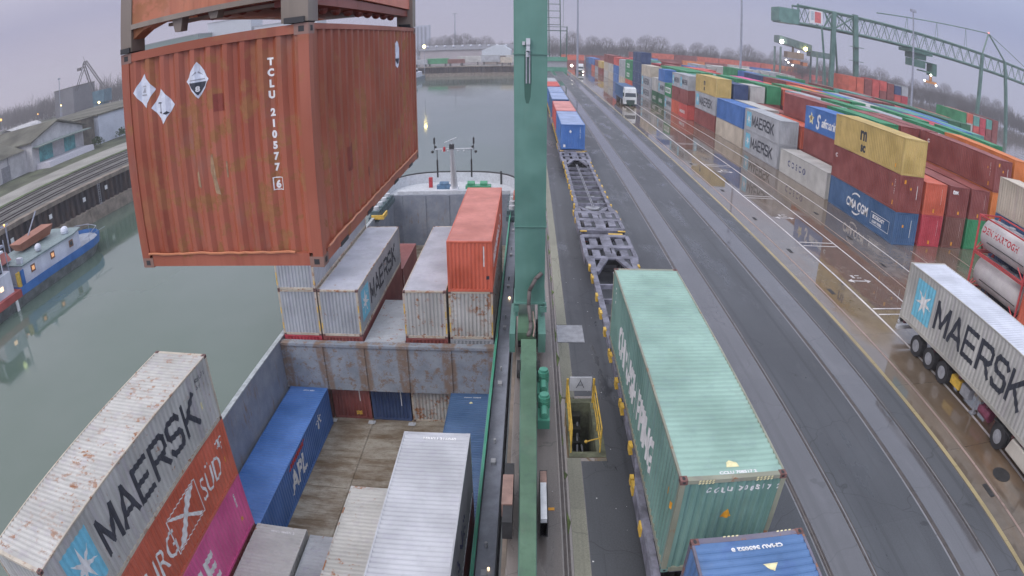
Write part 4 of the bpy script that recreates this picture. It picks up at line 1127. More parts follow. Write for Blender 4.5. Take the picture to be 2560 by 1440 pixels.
m = MB(); m.box(PX0 + .02, PY1 + .0, .55, PX1 + .02, PY1 + .05, 1.12); pl = pt_('notice_panel', m, WDECK)
bm = bmesh.new()
m = MB(); cx = (PX0 + PX1) / 2
for a, b in (((cx - .14, .68), (cx, .98)), ((cx + .14, .68), (cx, .98)), ((cx - .08, .80), (cx + .08, .80)), ((cx, .98), (cx, 1.04))): m.bar((a[0], PY1 - .008, a[1]), (b[0], PY1 - .008, b[1]), .011, 4)
pt_('panel_symbol', m, BLACK)
m = MB(); m.box(1.30, 24.45, 0.0, 2.48, 26.12, .045)
tag(m.build('cover_plate', GREYM), 'flat grey steel cover plate on the quay beyond the pit', 'cover plate')
m = MB(); rr = random.Random(22)
for _ in range(46):
    x, y = rr.uniform(.5, 3.0), rr.uniform(9.5, 33)
    r = rr.uniform(.012, .045)
    if PX0 - .2 < x < PX1 + .4 and PY0 - .4 < y < PY1 + .4: continue
    m.hexa([(x, y, .004), (x + r, y, .004), (x + r, y + r, .004), (x, y + r, .004), (x + r * .2, y, .012), (x + r * .8, y, .012), (x + r, y + r * .7, .012), (x, y + r, .012)])
tag(m.build('litter', WHITE), 'scattered pale specks of litter on the quay', 'litter', None, 'stuff')
m = MB(); m.box(.66, 13.72, .004, .85, 13.82, .03); tag(m.build('orange_block', ORG), 'small orange block lying on the quay apron', 'block')

# ------------------------------------------------------------------ container train
TX = 4.42
WZT = 1.50
def plate(m, x0, x1, y0, y1, holes, z0, z1):
    """solid plate with rectangular holes, made of strips"""
    ys_ = sorted({y0, y1, *[h[1] for h in holes], *[h[3] for h in holes]})
    for a, b in zip(ys_, ys_[1:]):
        cut = sorted([(h[0], h[2]) for h in holes if h[1] <= a + 1e-6 and h[3] >= b - 1e-6]); x = x0
        for c, d in cut:
            if c > x: m.box(x, a, z0, c, b, z1)
            x = d
        if x < x1: m.box(x, a, z0, x1, b, z1)
def wagon(y0, y1, label, mid_wide=False):
    w_ = empty('container_wagon', (TX, y0, 0), label, 'rail wagon', 'container wagons of the train')
    Lw = y1 - y0; zt = WZT - .04
    for flip in (0, 1):
        m = MB(); E = 5.6
        f = (lambda y: y) if not flip else (lambda y: Lw - y)
        hs = []
        for s in (-1, 1):
            def H_(xa, ya, xb, yb): hs.append((min(s * xa, s * xb), min(f(ya), f(yb)), max(s * xa, s * xb), max(f(ya), f(yb))))
            H_(.30, .62, 1.22, .98); H_(.30, .98, .54, 2.1); H_(.98, .98, 1.22, 2.1)
            H_(.30, 2.6, 1.22, 2.95); H_(.30, 2.95, .56, 3.9); H_(.98, 2.95, 1.22, 3.9)
            H_(.05, 2.6, .12, 3.5) if s > 0 else None
        a, b = sorted((f(0.35), f(4.3)))
        plate(m, -1.42, 1.42, a, b, hs, zt - .09, zt)
        ye = f(4.3); y2 = f(5.9)
        for s in (-1, 1):   # Y-shaped arms towards the middle frame
            m.hexa([(s * 1.42, ye, zt - .09), (s * .95, ye, zt - .09), (s * .95, y2, zt - .3), (s * 1.2, y2, zt - .3), (s * 1.42, ye, zt), (s * .95, ye, zt), (s * .95, y2, zt - .1), (s * 1.2, y2, zt - .1)])
            m.hexa([(s * .6, ye, zt - .09), (s * .2, ye, zt - .09), (s * .85, y2, zt - .3), (s * 1.1, y2, zt - .3), (s * .6, ye, zt), (s * .2, ye, zt), (s * .85, y2, zt - .12), (s * 1.1, y2, zt - .12)])
        m.box(-1.3, min(f(.1), f(.35)), zt - .35, 1.3, max(f(.1), f(.35)), zt - .02)
        m.build('end_platform', WGREY, w_)
        m = MB()
        for s in (-1, 1):
            ya, yb = sorted((f(.45), f(4.2))); m.box(s * 1.42 - .03, ya, zt - .45, s * 1.42 + .03, yb, zt + .004)
        m.build('side_apron', WGREY, w_)
        m = MB()
        for ax in (1.6, 3.4):
            for s in (-1, 1): m.disc((s * .75, f(ax), .46), (1, 0, 0), .46, .13, 22)
            m.bar((-.75, f(ax), .46), (.75, f(ax), .46), .08, 8)
        m.build('wheelset', DARK, w_)
        m = MB()
        for s in (-1, 1):
            ya, yb = sorted((f(.9), f(4.1))); m.box(s * .98 - .07, ya, .42, s * .98 + .07, yb, .72)
        m.box(-.9, min(f(2.3), f(2.7)), .5, .9, max(f(2.3), f(2.7)), .8)
        m.build('bogie_frame', DARK, w_)
        for s in (-1, 1):
            m = MB(); m.bar((s * .87, f(.1), 1.05), (s * .87, f(-.38), 1.05), .1, 10); m.disc((s * .87, f(-.4), 1.05), (0, 1, 0), .24, .05, 16); m.build('buffer', DARK, w_)
        m = MB(); m.bar((-.1, f(.1), 1.0), (0, f(-.42), .95), .07)
        m.box(-.3, min(f(-.05), f(.15)), .8, .3, max(f(-.05), f(.15)), 1.15); m.build('coupler', DARK, w_)
        if flip:
            m = MB(); m.box(.3, Lw - .12, zt - .05, 1.15, Lw + .12, zt - .01); m.build('step_plate', YEL, w_)
            m = MB(); m.box(-1.35, Lw + .02, .9, -.7, Lw + .2, 1.2); m.build('brake_box', plain('red_brown_box', (0.33, .08, .06), .5), w_)
        else:
            m = MB(); m.box(-1.35, -.12, zt - .05, -.95, .05, zt - .01); m.box(.95, -.1, zt - .05, 1.4, .06, zt - .01); m.build('step_plate', YEL, w_)
    m = MB()
    for s in (-1, 1):
        m.box(s * 1.14 - .09, 5.6, zt - .5, s * 1.14 + .09, Lw - 5.6, zt - .1)
        m.box(s * 1.14 - .13, 5.6, zt - .1, s * 1.14 + .13, Lw - 5.6, zt - .06)
    y = 6.6
    while y < Lw - 6.2:
        m.box(-1.05, y, zt - .3, 1.05, y + .14, zt - .08); y += 1.75
    m.build('side_frame', WGREY, w_)
    m = MB()
    for x in (-.05, .06): m.bar((x, 6.0, zt - .12), (x - .1, Lw - 6.0, zt - .12), .025)
    m.disc((0, 6.3, zt - .3), (0, 0, 1), .55, .08, 6); m.disc((0.35, 9.3, .9), (0, 1, 0), .22, 1.1, 12)
    m.build('brake_pipe', GREYM, w_)
    for s in (-1, 1):
        for k in range(int((Lw - 4) / 1.9)):
            yy = 2.4 + k * 1.9 + (.25 if k % 3 == 0 else 0)
            m = MB(); x = s * (1.44 if yy < 5 or yy > Lw - 5 else 1.29)
            m.box(x - .055, yy - .17, zt - .32, x + .055, yy + .17, zt - .02)
            if k % 2: m.box(x - .055, yy + .3, zt - .32, x + .055, yy + .5, zt - .06)
            m.build('folding_spigot', YEL, w_)
    return w_
wagon(36.15, 62.8, 'empty skeleton wagon between the bright blue container and the pale platform joint')
wagon(8.9, 35.55, 'grey wagon carrying the mint green container, its bare end towards the empty wagon')
wagon(-18.2, 8.4, 'wagon under the blue container at the bottom edge of the view')
wagon(63.4, 90.0, 'wagon under the bright blue and coral containers')
wagon(90.6, 117.2, 'wagon behind the coral container, farther up the train')
wagon(117.8, 144.4, 'most distant wagon visible in the train')
TXL = TX - CW / 2
TG = 'containers on the train'
MINTF = paint('rusty_mint_frame_paint', (0.26, 0.27, 0.20), 0.5, 0.8)
COL['M'] = ('mint_green_paint', (0.15, 0.28, 0.24)); COL['N'] = ('mid_blue_roof_paint', (0.075, 0.17, 0.36))
t = container(TXL - .02, 9.72, 1.56, L40, H9, 'M', 'long mint green container with white lettering on the train in the foreground', TG, 0.20, 0.7, framemat=MINTF, castmat=CAST,
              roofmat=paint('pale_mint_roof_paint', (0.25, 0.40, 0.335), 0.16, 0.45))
t.children[0].material_slots[0].material = pm('M', .12, .7)
decal(t, text_bm('CHINA', 1.4, .05, .68, 0, 1.0), 'L', 2.3, .75, WHITE)
decal(t, text_bm('SHIPPING', 1.4, .05, .72, 0, 1.0), 'L', 5.2, .75, WHITE)
code(t, 'L', .85, 2.35, 'CCLU', .16); code(t, 'L', 11.55, 2.45, '70851', .14); stick(t, 'L', 11.35, 1.95, .1, .2); stick(t, 'L', 11.72, 1.8, .1, .2)
decal(t, text_bm('CCLU 708517 2', .175, .008, 1.0, 0, 1.55), 'N', .62, 2.50, WHITE, 'code_lettering')
decal(t, poly_bm([[(1.10, 1.72), (1.36, 1.72), (1.23, 2.0)]]), 'N', 0, 0, ORG, 'sticker')
decal(t, rot_bm(text_bm('CCLU 708517 2', .13, .006), 0), 'T', .9, .17, WHITE, 'code_lettering')
decal(t, poly_bm([[(1.12, .42), (1.42, .42), (1.36, .58), (1.23, .66), (1.14, .58)]]), 'T', 0, 0, PALEY, 'sticker')
for f, n in (('n', 5), ('r', 5)):
    m = MB()
    for k in range(n):
        for zz in (2.80, 2.86):
            x = (-1.219 + .40 + k * .075) if f == 'n' else (1.219 - .72 + k * .085)
            m.hexa([(x, -L40 / 2 - .002, zz - .02), (x + .035, -L40 / 2 - .002, zz - .02), (x + .035, -L40 / 2 + .03, zz - .02), (x, -L40 / 2 + .03, zz - .02), (x + .02, -L40 / 2 - .002, zz + .02), (x + .055, -L40 / 2 - .002, zz + .02), (x + .055, -L40 / 2 + .03, zz + .02), (x + .02, -L40 / 2 + .03, zz + .02)])
    m.build('hazard_stripes', PALEY, t)
t = container(TXL - .02, 8.36 - L40, 1.5, L40, H8, 'N', 'blue container with rusty corners cut off by the bottom edge of the view', TG, 0.2, 0.8, framemat=paint('rusty_blue_frame', (0.16, 0.15, 0.20), .68, .8), castmat=CAST)
decal(t, rot_bm(text_bm('CMAU 565052 8', .16, .008), 180), 'T', 1.88, 11.86, WHITE, 'code_lettering')
decal(t, poly_bm([[(1.30, 11.32), (1.62, 11.32), (1.50, 11.10)]]), 'T', 0, 0, PALEY, 'sticker')
m = MB()
for k in range(4):
    for x in (-.55 + k * .09, .62 + k * .09):
        m.hexa([(x, L40 / 2 - .03, 2.588), (x + .05, L40 / 2 - .03, 2.588), (x + .065, L40 / 2 + .002, 2.588), (x + .015, L40 / 2 + .002, 2.588), (x, L40 / 2 - .03, 2.594), (x + .05, L40 / 2 - .03, 2.594), (x + .065, L40 / 2 + .002, 2.594), (x + .015, L40 / 2 + .002, 2.594)])
m.build('hazard_stripes', PALEY, t)
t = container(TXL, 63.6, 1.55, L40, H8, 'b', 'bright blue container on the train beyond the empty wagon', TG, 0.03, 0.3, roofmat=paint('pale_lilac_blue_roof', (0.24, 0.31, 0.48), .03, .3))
code(t, 'N', 1.95, 2.2, 'TCNU 3381', .13); decal(t, poly_bm([diamond((.95, 1.85), .17)]), 'N', 0, 0, WHITE, 'sticker'); stick(t, 'N', .35, .35, .22, .28, WHITE)
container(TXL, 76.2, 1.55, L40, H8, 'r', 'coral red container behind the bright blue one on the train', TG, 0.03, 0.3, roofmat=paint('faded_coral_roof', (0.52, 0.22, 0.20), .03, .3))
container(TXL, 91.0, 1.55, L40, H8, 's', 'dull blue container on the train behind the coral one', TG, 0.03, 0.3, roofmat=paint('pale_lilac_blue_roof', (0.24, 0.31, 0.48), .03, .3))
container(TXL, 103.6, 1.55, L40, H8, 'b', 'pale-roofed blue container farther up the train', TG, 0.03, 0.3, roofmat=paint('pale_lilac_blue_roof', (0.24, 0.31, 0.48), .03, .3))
container(TXL, 118.2, 1.55, L40, H8, 'r', 'red container near the far end of the train', TG, 0.03, 0.3)
container(TXL, 130.8, 1.55, L40, H8, 'l', 'grey container last in the train', TG, 0.03, 0.3)

# ------------------------------------------------------------------ trailer truck with the lettered container
tk = empty('container_truck', (20.0, 18.6, 0), 'truck and semi-trailer carrying the white lettered container on the right of the yard', 'truck')
def tk_(name, m, mat, par=None, **kw):
    me = m.mesh(name)
    for v in me.vertices: v.co -= Vector((20.0, 18.6, 0))
    return link(name, me, mat, par or tk, **kw)
m = MB()
for x in (19.45, 20.35): m.box(x, 11.5, .85, x + .16, 24.5, 1.14)
for y in (13, 16, 18.5, 21, 24.2): m.box(18.85, y, .95, 21.1, y + .15, 1.13)
tk_('trailer_frame', m, plain('dark_maroon_chassis', (0.10, 0.03, 0.045), 0.5))
m = MB(); m.box(18.7, 24.5, .5, 21.3, 24.72, .68); m.box(18.7, 24.5, .85, 21.3, 24.66, .98); tk_('rear_bumper', m, WDECK)
m = MB(); m.box(18.75, 24.45, .95, 21.25, 24.6, 1.12); tk_('rear_light_bar', m, DARK)
for y in (22.6, 21.28, 19.96):
    for x in (18.98, 20.96):
        m = MB(); m.disc((x, y, .52), (1, 0, 0), .52, .40, 26); wt = tk_('wheel', m, RUBBER)
        m = MB(); s = -1 if x < 20 else 1; m.disc((x + s * .2, y, .52), (1, 0, 0), .30, .03, 20); m.disc((x + s * .215, y, .52), (1, 0, 0), .13, .05, 14); tk_('rim', m, GREYM, wt)
for y in (14.6,):
    for x in (18.95, 20.98):
        m = MB(); m.disc((x, y, .53), (1, 0, 0), .53, .5, 26); wt = tk_('wheel', m, RUBBER)
        m = MB(); s = -1 if x < 20 else 1; m.disc((x + s * .25, y, .53), (1, 0, 0), .30, .03, 20); m.disc((x + s * .26, y, .53), (1, 0, 0), .14, .06, 14); tk_('rim', m, GREYM, wt)
for y in (11.1,):
    for x in (18.95, 20.98):
        m = MB(); m.disc((x, y, .53), (1, 0, 0), .53, .35, 26); tk_('wheel', m, RUBBER)
m = MB(); m.box(18.85, 18.4, .45, 19.2, 19.2, .85); tk_('marker_panel', m, YEL)
m = MB(); m.box(18.9, 17.6, .4, 19.3, 18.3, .9); m.bar((19.1, 17.1, 1.0), (19.1, 17.1, .1), .05); m.bar((20.8, 17.1, 1.0), (20.8, 17.1, .1), .05); m.box(18.95, 17.0, .04, 19.3, 17.25, .12); m.bar((19.0, 16.7, .8), (19.9, 16.7, .8), .05)
tk_('landing_gear', m, GREYM)
m = MB(); m.bar((19.3, 15.9, .55), (19.3, 16.8, .55), .28, 14); tk_('tank', m, plain('dull_magenta_chassis', (0.25, 0.06, 0.11), 0.5))
m = MB(); m.path([(18.95, 14.6 + .66 * math.cos(a), .53 + .66 * math.sin(a)) for a in [math.pi * k / 8 for k in range(9)]], .06, 6); m.box(18.72, 13.95, .95, 19.2, 15.25, 1.0)
tk_('mudguard', m, DARK)
m = MB(); m.hexa([(18.75, 11.75, .35), (21.2, 11.75, .35), (21.2, 13.9, .35), (18.75, 13.9, .35), (18.75, 11.75, 1.05), (21.2, 11.75, 1.05), (21.2, 13.7, 1.0), (18.75, 13.7, 1.0)])
m.box(18.72, 8.8, .6, 21.25, 11.6, 3.2)
tk_('cab', m, paint('cream_cab_paint', (0.55, 0.52, 0.46), .0, .3), bevel=.06)
m = MB(); m.box(18.69, 9.3, 2.0, 18.73, 10.6, 2.8); m.box(19.0, 8.77, 1.9, 21.0, 8.81, 2.9); tk_('window', m, GLASS)
t = container(18.72, 24.62 - L40, 1.15, L40, H9, 'w', 'white container with black lettering and blue star panel on the truck at right', None, .12, .6,
              framemat=paint('stained_cream_frame', (0.42, 0.38, 0.29), .3, .9), roofmat=paint('pale_blue_white_roof', (0.50, 0.53, 0.60), .02, .25))
t.children[0].material_slots[0].material = paint('warm_white_ribbed_paint', (0.42, 0.41, 0.37), .1, .6)
maersk(t, 'L', 1.8)
m = MB(); o = None
for k in range(7): pass

# ------------------------------------------------------------------ tank containers and neighbours
RED2 = paint('bright_red_frame_paint', (0.50, 0.055, 0.06), .05, .4)
TANKW = paint('off_white_tank_paint', (0.52, 0.50, 0.50), .05, .4)
def tankbox(x, y, z, label, txt=False):
    t = empty('tank_container', (x + CW / 2, y + L20 / 2, z), label, 'tank container', 'stacked tank containers')
    hx, hy, H = CW / 2, L20 / 2, H8
    m = MB()
    for sx in (-1, 1):
        for sy in (-1, 1):
            x0, x1 = sorted((sx * hx, sx * (hx - .12))); y0, y1 = sorted((sy * hy, sy * (hy - .12))); m.box(x0, y0, 0, x1, y1, H)
        for z_ in (0.02, H - .12): x0, x1 = sorted((sx * (hx - .003), sx * (hx - .10))); m.box(x0, -hy + .12, z_, x1, hy - .12, z_ + .10)
        m.bar((sx * (hx - .05), hy - .1, .1), (sx * (hx - .05), hy - .9, .75), .05)
        m.bar((sx * (hx - .05), -hy + .1, .1), (sx * (hx - .05), -hy + .9, .75), .05)
    for sy in (-1, 1):
        for z_ in (0.02, H - .12): y0, y1 = sorted((sy * (hy - .003), sy * (hy - .1))); m.box(-hx + .12, y0, z_, hx - .12, y1, z_ + .1)
        m.bar((-hx + .1, sy * (hy - .05), .1), (hx - .1, sy * (hy - .05), 2.4), .04)
    m.build('frame', RED2, t)
    m = MB(); r = 1.08; n = 28
    rings = [(-hy + .10, .35), (-hy + .18, .75), (-hy + .36, 1.0), (hy - .36, 1.0), (hy - .18, .75), (hy - .10, .35)]
    for yy, f in rings:
        for k in range(n): m.v.append((r * f * math.cos(2 * math.pi * k / n), yy, 1.32 + r * f * math.sin(2 * math.pi * k / n)))
    for a in range(len(rings) - 1):
        for k in range(n): m.f.append((a * n + k, (a + 1) * n + k, (a + 1) * n + (k + 1) % n, a * n + (k + 1) % n))
    m.f.append(tuple(range(n))); m.f.append(tuple((len(rings) - 1) * n + k for k in reversed(range(n))))
    b = m.build('barrel', TANKW, t, smooth=True)
    m = MB(); m.box(-.25, -2.2, 2.36, .25, 2.2, 2.44); m.disc((0, .3, 2.5), (0, 0, 1), .28, .12, 14); m.disc((0, -1.2, 2.48), (0, 0, 1), .14, .1, 10); m.build('walkway', GREYM, t)
    m = MB(); m.bar((-1.095, 1.8, .98), (-1.095, -2.6, .98), .03); m.build('side_pipe', DARK, t)
    if txt:
        bm = text_bm('DEN HARTOGH', .60, .02, .93, 0, 1.08)
        for v in bm.verts:
            u, w_ = v.co.x + .42, v.co.y; th = w_ / r + .16
            v.co = (-(r + .006) * math.cos(th), hy - .05 - u, 1.32 + (r + .006) * math.sin(th))
        # subdivide long letters so that they hug the barrel
        me = bpy.data.meshes.new('lettering'); bm.to_mesh(me); bm.free(); link('lettering', me, REDL, t)
    return t
TKX, TKY = 29.95, 31.7 - L20
tankbox(TKX, TKY, 0, 'lower tank container, plain off-white barrel in a red frame')
tankbox(TKX, TKY, H8, 'upper tank container with red lettering on its barrel', True)
container(TKX + 2.75, TKY + 1.0, 0, L20, H8, 'n', 'navy container behind the lower tank container', 'containers beside the tanks')
container(TKX + 2.75, TKY + 1.0, H8, L20, H8, 's', 'blue container behind the lettered tank container', 'containers beside the tanks')
container(TKX + 2.75, TKY + 1.0, 2 * H8, L20, H8, 'k', 'weathered grey-beige container rising behind the lettered tank', 'containers beside the tanks', .3, .9)
for k, (c, lb) in enumerate((('o', 'orange-brown container below the pink one at the right edge'), ('p', 'pink container beside the tank containers at the right edge'), ('m', 'maroon container on top of the pink one at right edge'))):
    container(TKX - .05, TKY - .35 - L20, k * H8, L20, H8, c, lb, 'containers beside the tanks', .1, .5)

# ------------------------------------------------------------------ the container yard
CX0, CP, BY0, BP = 27.85, 2.8, 39.9, 13.0
ORD = ['first', 'second', 'third', 'fourth', 'fifth', 'sixth', 'seventh', 'eighth', 'ninth', 'tenth', 'eleventh', 'twelfth', 'thirteenth', 'fourteenth', 'fifteenth', 'sixteenth', 'seventeenth', 'eighteenth', 'nineteenth', 'twentieth']
YG = 'stacked containers in the yard'
stuff = MB(); stuffm = {}
seen = set()
def stack(x, y, cols, where, L=L40, hs=None, hid=0, parts=True, labs={}, fn={}, rust=.06, force=False):
    """cols bottom to top; the lowest `hid` ones are shut in by their neighbours and go to one mass"""
    z = 0
    for i, k in enumerate(cols):
        H = hs[i] if hs else (H9 if (len(cols) > 1 and i > 0 and (ord(k) + i) % 3 == 0) else H8)
        if i < hid:
            stuffm.setdefault(k, MB()).box(x, y, z + .003, x + CW, y + L, z + H - .003)
        else:
            n = len(cols); tier = 'only' if n == 1 else 'bottom' if i == 0 else 'top' if i == n - 1 else ('second' if i == 1 else 'third') + ' tier'
            lab = labs.get(i) or f"{CNAME[k]} container, {tier}{' one' if n==1 else '' if 'tier' in tier else ' tier'} {where}"
            assert lab not in seen, lab
            seen.add(lab)
            t = container(x, y, z, L, H, k, lab, YG, rust, .45, parts=parts)
            if i in fn: fn[i](t)
        z += H
def col_x(c): return CX0 + CP * c
# front row, built as seen
def f_cosco(t): decal(t, text_bm('COSCO', .9, .03, 1.0, 0, 1.9), 'L', 2.3, 1.1, NAVYL)
def f_msc(t):
    decal(t, text_bm('m', 1.6, .06, 1.0, 0, 1, 'CENTER'), 'L', 5.5, 1.40, BLACK); decal(t, text_bm('sc', 1.15, .05, .9, 0, 1, 'CENTER'), 'L', 5.5, .42, BLACK)
    code(t, 'L', 1.0, 2.2, 'MSCU 518', .16, mat=BLACK); stick(t, 'L', 11.1, .55, .18, .3)
def f_cma(t):
    decal(t, text_bm('CMA CGM', 1.05, .04, .84, 0, 1.0), 'L', 3.6, .85, WHITE)
    a = [(6.2 + 1.15 * math.cos(R(q)), 1.3 + .95 * math.sin(R(q))) for q in range(60, 150, 10)]; b = [(6.2 + 1.15 * math.cos(R(q)), 1.3 + .80 * math.sin(R(q))) for q in range(60, 150, 10)]
    P = [[a[i], a[i + 1], b[i + 1], b[i]] for i in range(len(a) - 1)]; P += [[(12.4 - x, 2.6 - y_) for x, y_ in p] for p in P]
    decal(t, poly_bm(P), 'L', -.8, 0, WHITE, 'logo')
    decal(t, poly_bm([rect(8.25, .55, 11.4, .59), rect(8.25, 1.5, 11.4, 1.54), rect(8.25, .59, 8.29, 1.5), rect(11.36, .59, 11.4, 1.5)]), 'L', 0, 0, WHITE, 'box')
    decal(t, text_bm('ECOLOGY', .42, .02), 'L', 8.6, 1.07, WHITE); decal(t, text_bm('LIGHT STEEL', .28, .015), 'L', 8.6, .7, WHITE)
    stick(t, 'N', .9, 1.5, .18, .22); decal(t, poly_bm([rect(1.75, .6, 1.80, 2.0)]), 'N', 0, 0, WHITE, 'code_lettering')
def f_ends(t):
    stick(t, 'N', .55, 2.4, .2, .3); stick(t, 'N', 1.2, 1.9, .13, .2); decal(t, poly_bm([rect(1.85, 1.1, 1.90, 2.2)]), 'N', 0, 0, WHITE, 'code_lettering')
    stick(t, 'L', 11.3, .55, .2, .35); stick(t, 'L', 11.0, 1.9, .15, .2); code(t, 'L', 11.4, 2.3, 'FCIU 902', .14); decal(t, text_bm('C', .5, .02), 'L', .5, 1.9, WHITE, 'lettering')
def f_end(t): decal(t, poly_bm([rect(1.9, .9, 1.95, 2.2)]), 'N', 0, 0, WHITE, 'code_lettering'); stick(t, 'N', 1.2, .35, .16, .3)
def f_tex(t): decal(t, text_bm('tex', .5, .03), 'N', .45, 1.95, WHITE); stick(t, 'N', 1.4, .4, .2, .25)
def f_caps(t): code(t, 'L', .7, 2.0, 'CAI', .36)
def f_saf(t):
    decal(t, text_bm('S', 2.3, .04, .8, .25), 'L', 2.9, .4, WHITE); decal(t, text_bm('afmarine', 1.35, .03, .9, .2), 'L', 4.3, .8, WHITE)
    decal(t, poly_bm([star(1.6, 1.3, .75, 5, .5)]), 'L', 0, 0, PALEY, 'logo'); decal(t, poly_bm([star(1.6, 1.35, .4, 5, .5)]), 'L', 0, 0, REDL, 'logo')
def f_mk(t): maersk(t, 'L', 1.6, 1, False)
def f_hapag(t): decal(t, text_bm('HAPAG', 1.1, .05, .75, 0, 1.25), 'L', 1.0, .7, WHITE, follow=False)
def f_ever(t):
    Lt = t['_L']; a = .45 if Lt < 8 else 2.5
    decal(t, poly_bm([rect(a, .75, a + 4.8, 1.85)]), 'L', 0, 0, WHITE, 'white_panel', follow=False); decal(t, text_bm('EVERGREEN', .8, .04, .95), 'L', a + .15, 1.02, pm('g'), 'lettering', .008, False)
def f_ali(t): decal(t, text_bm('ALIANCA', 1.0, .05, .8), 'L', 1.6, .9, WHITE, follow=False)
def f_uasc(t):
    for i, ch in enumerate('UASC'): decal(t, text_bm(ch, 1.0, .06), 'L', 1.8 + i * 1.7, .9, WHITE, follow=False)
    decal(t, poly_bm([rect(9.0, .5, 9.5, 2.1)]), 'L', 0, 0, WHITE, 'logo', follow=False)
def f_one(t): decal(t, text_bm('ONE', 1.4, .08), 'L', 4, .8, WHITE, follow=False)
def f_vert(t): code(t, 'L', 3.0, 2.3, 'CSAV', .55, follow=False); code(t, 'L', 9.0, 2.3, 'CSAV', .55, follow=False)
def f_hb(t): decal(t, text_bm('HAMBURG S\u00dcD', .7, .03, .8), 'L', .5, .9, WHITE, follow=False)
def f_msc2(t): decal(t, text_bm('m', 1.3, .06, 1, 0, 1, 'CENTER'), 'L', 5.5, 1.4, BLACK, follow=False); decal(t, text_bm('sc', 1.0, .05, .9, 0, 1, 'CENTER'), 'L', 5.5, .55, BLACK, follow=False)
b = lambda j: BY0 + BP * j
stack(col_x(0), b(0), 'smy', '', hs=[H8, H9, H9], labs={0: 'blue container with white lettering at the bottom of the nearest yard stack', 1: 'maroon container between the yellow and blue ones in nearest yard stack', 2: 'yellow container with black letters topmost of the nearest yard stack'}, fn={0: f_cma, 1: f_ends, 2: f_msc})
stack(col_x(0), b(1), 'w', '', labs={0: 'lone white container with navy lettering between the yellow-topped and grey stacks'}, fn={0: f_cosco}, rust=.25)
stack(col_x(0), b(2), 'll', '', hs=[2.8, 2.8], labs={0: 'lower of the two stacked grey star-logo containers by the lane', 1: 'upper of the two stacked grey star-logo containers by the lane'}, fn={0: f_mk, 1: f_mk})
stack(col_x(0), b(3), 'kb', '', labs={0: 'plain beige container under the blue one by the wet lane', 1: 'plain blue container on the beige one by the wet lane'})
stack(col_x(0), b(4), 'mly', '', hs=[H8, H9, H9], labs={0: 'maroon container under a grey star-logo one, below the farther yellow container', 1: 'grey star-logo container sandwiched between yellow and maroon', 2: 'farther yellow container topping the stack by the lane'}, fn={1: f_mk, 2: f_msc2, 0: f_caps})
for q, (ys, cs, wh, L) in enumerate([(105.9, 'rml', 'in short stack just past the farther yellow container', L20), (112.2, 'oml', 'in second short stack past the farther yellow container', L20),
        (118.6, 'lg', 'in the green-topped short stack by the lane', L20), (125.4, 'dlb', 'in stack with the dark green base by the lane', L20),
        (132.2, 'dw', 'in two-high stack past the dark green base', L20), (140.0, 'llk', 'in grey and beige stack halfway down the lane', L40), (153.2, 'nnnn', 'in the navy stack with vertical letters', L40),
        (166.2, 'ogg', 'in the green stack past the navy one', L40), (179.2, 'kll', 'in pale stack past the tall green one', L40), (192.2, 'bbr', 'in blue stack with red top far down the lane', L40),
        (205.4, 'kwm', 'in maroon-topped pale stack far down the lane', L40), (218.6, 'wkm', 'in second maroon-topped pale stack down the lane', L40), (238, 'my', 'in the far yellow-topped stack by the lane', L40), (251, 'lm', 'just past the far yellow one', L40),
        (266, 'ob', 'in the far blue-topped stack', L40), (280, 'sb', 'at the distant end of the lane', L40), (294, 'ns', 'last along the lane', L40)]):
    xx = CX0 - (.9 if ys > 105 else 0)
    fn = {}
    for i, k in enumerate(cs):
        if k == 'l': fn[i] = f_mk if L == L20 or ys == 140.0 else (lambda t: None)
        if k == 'g': fn[i] = f_ever
        if k == 'd': fn[i] = f_hapag
        if k == 'n' and ys < 160: fn[i] = f_vert
        if k == 'r' and L == L20: fn[i] = f_hb
    if L == L20:
        def mk20(t): decal(t, poly_bm([rect(.35, .4, 1.5, 2.1)]), 'L', 0, 0, SKYB, 'logo_panel', .003, False); decal(t, poly_bm(starpolys(.92, 1.25, .5)), 'L', 0, 0, WHITE, 'logo_star', .006, False); decal(t, strokes('MAERSK', .9, .5, .66, .13), 'L', 1.75, .85, BLACK, 'lettering', .004, False)
        for i, k in enumerate(cs):
            if k == 'l': fn[i] = mk20
        if cs == 'dw': pass
    stack(xx, ys, cs, wh, L, fn=fn, labs={})
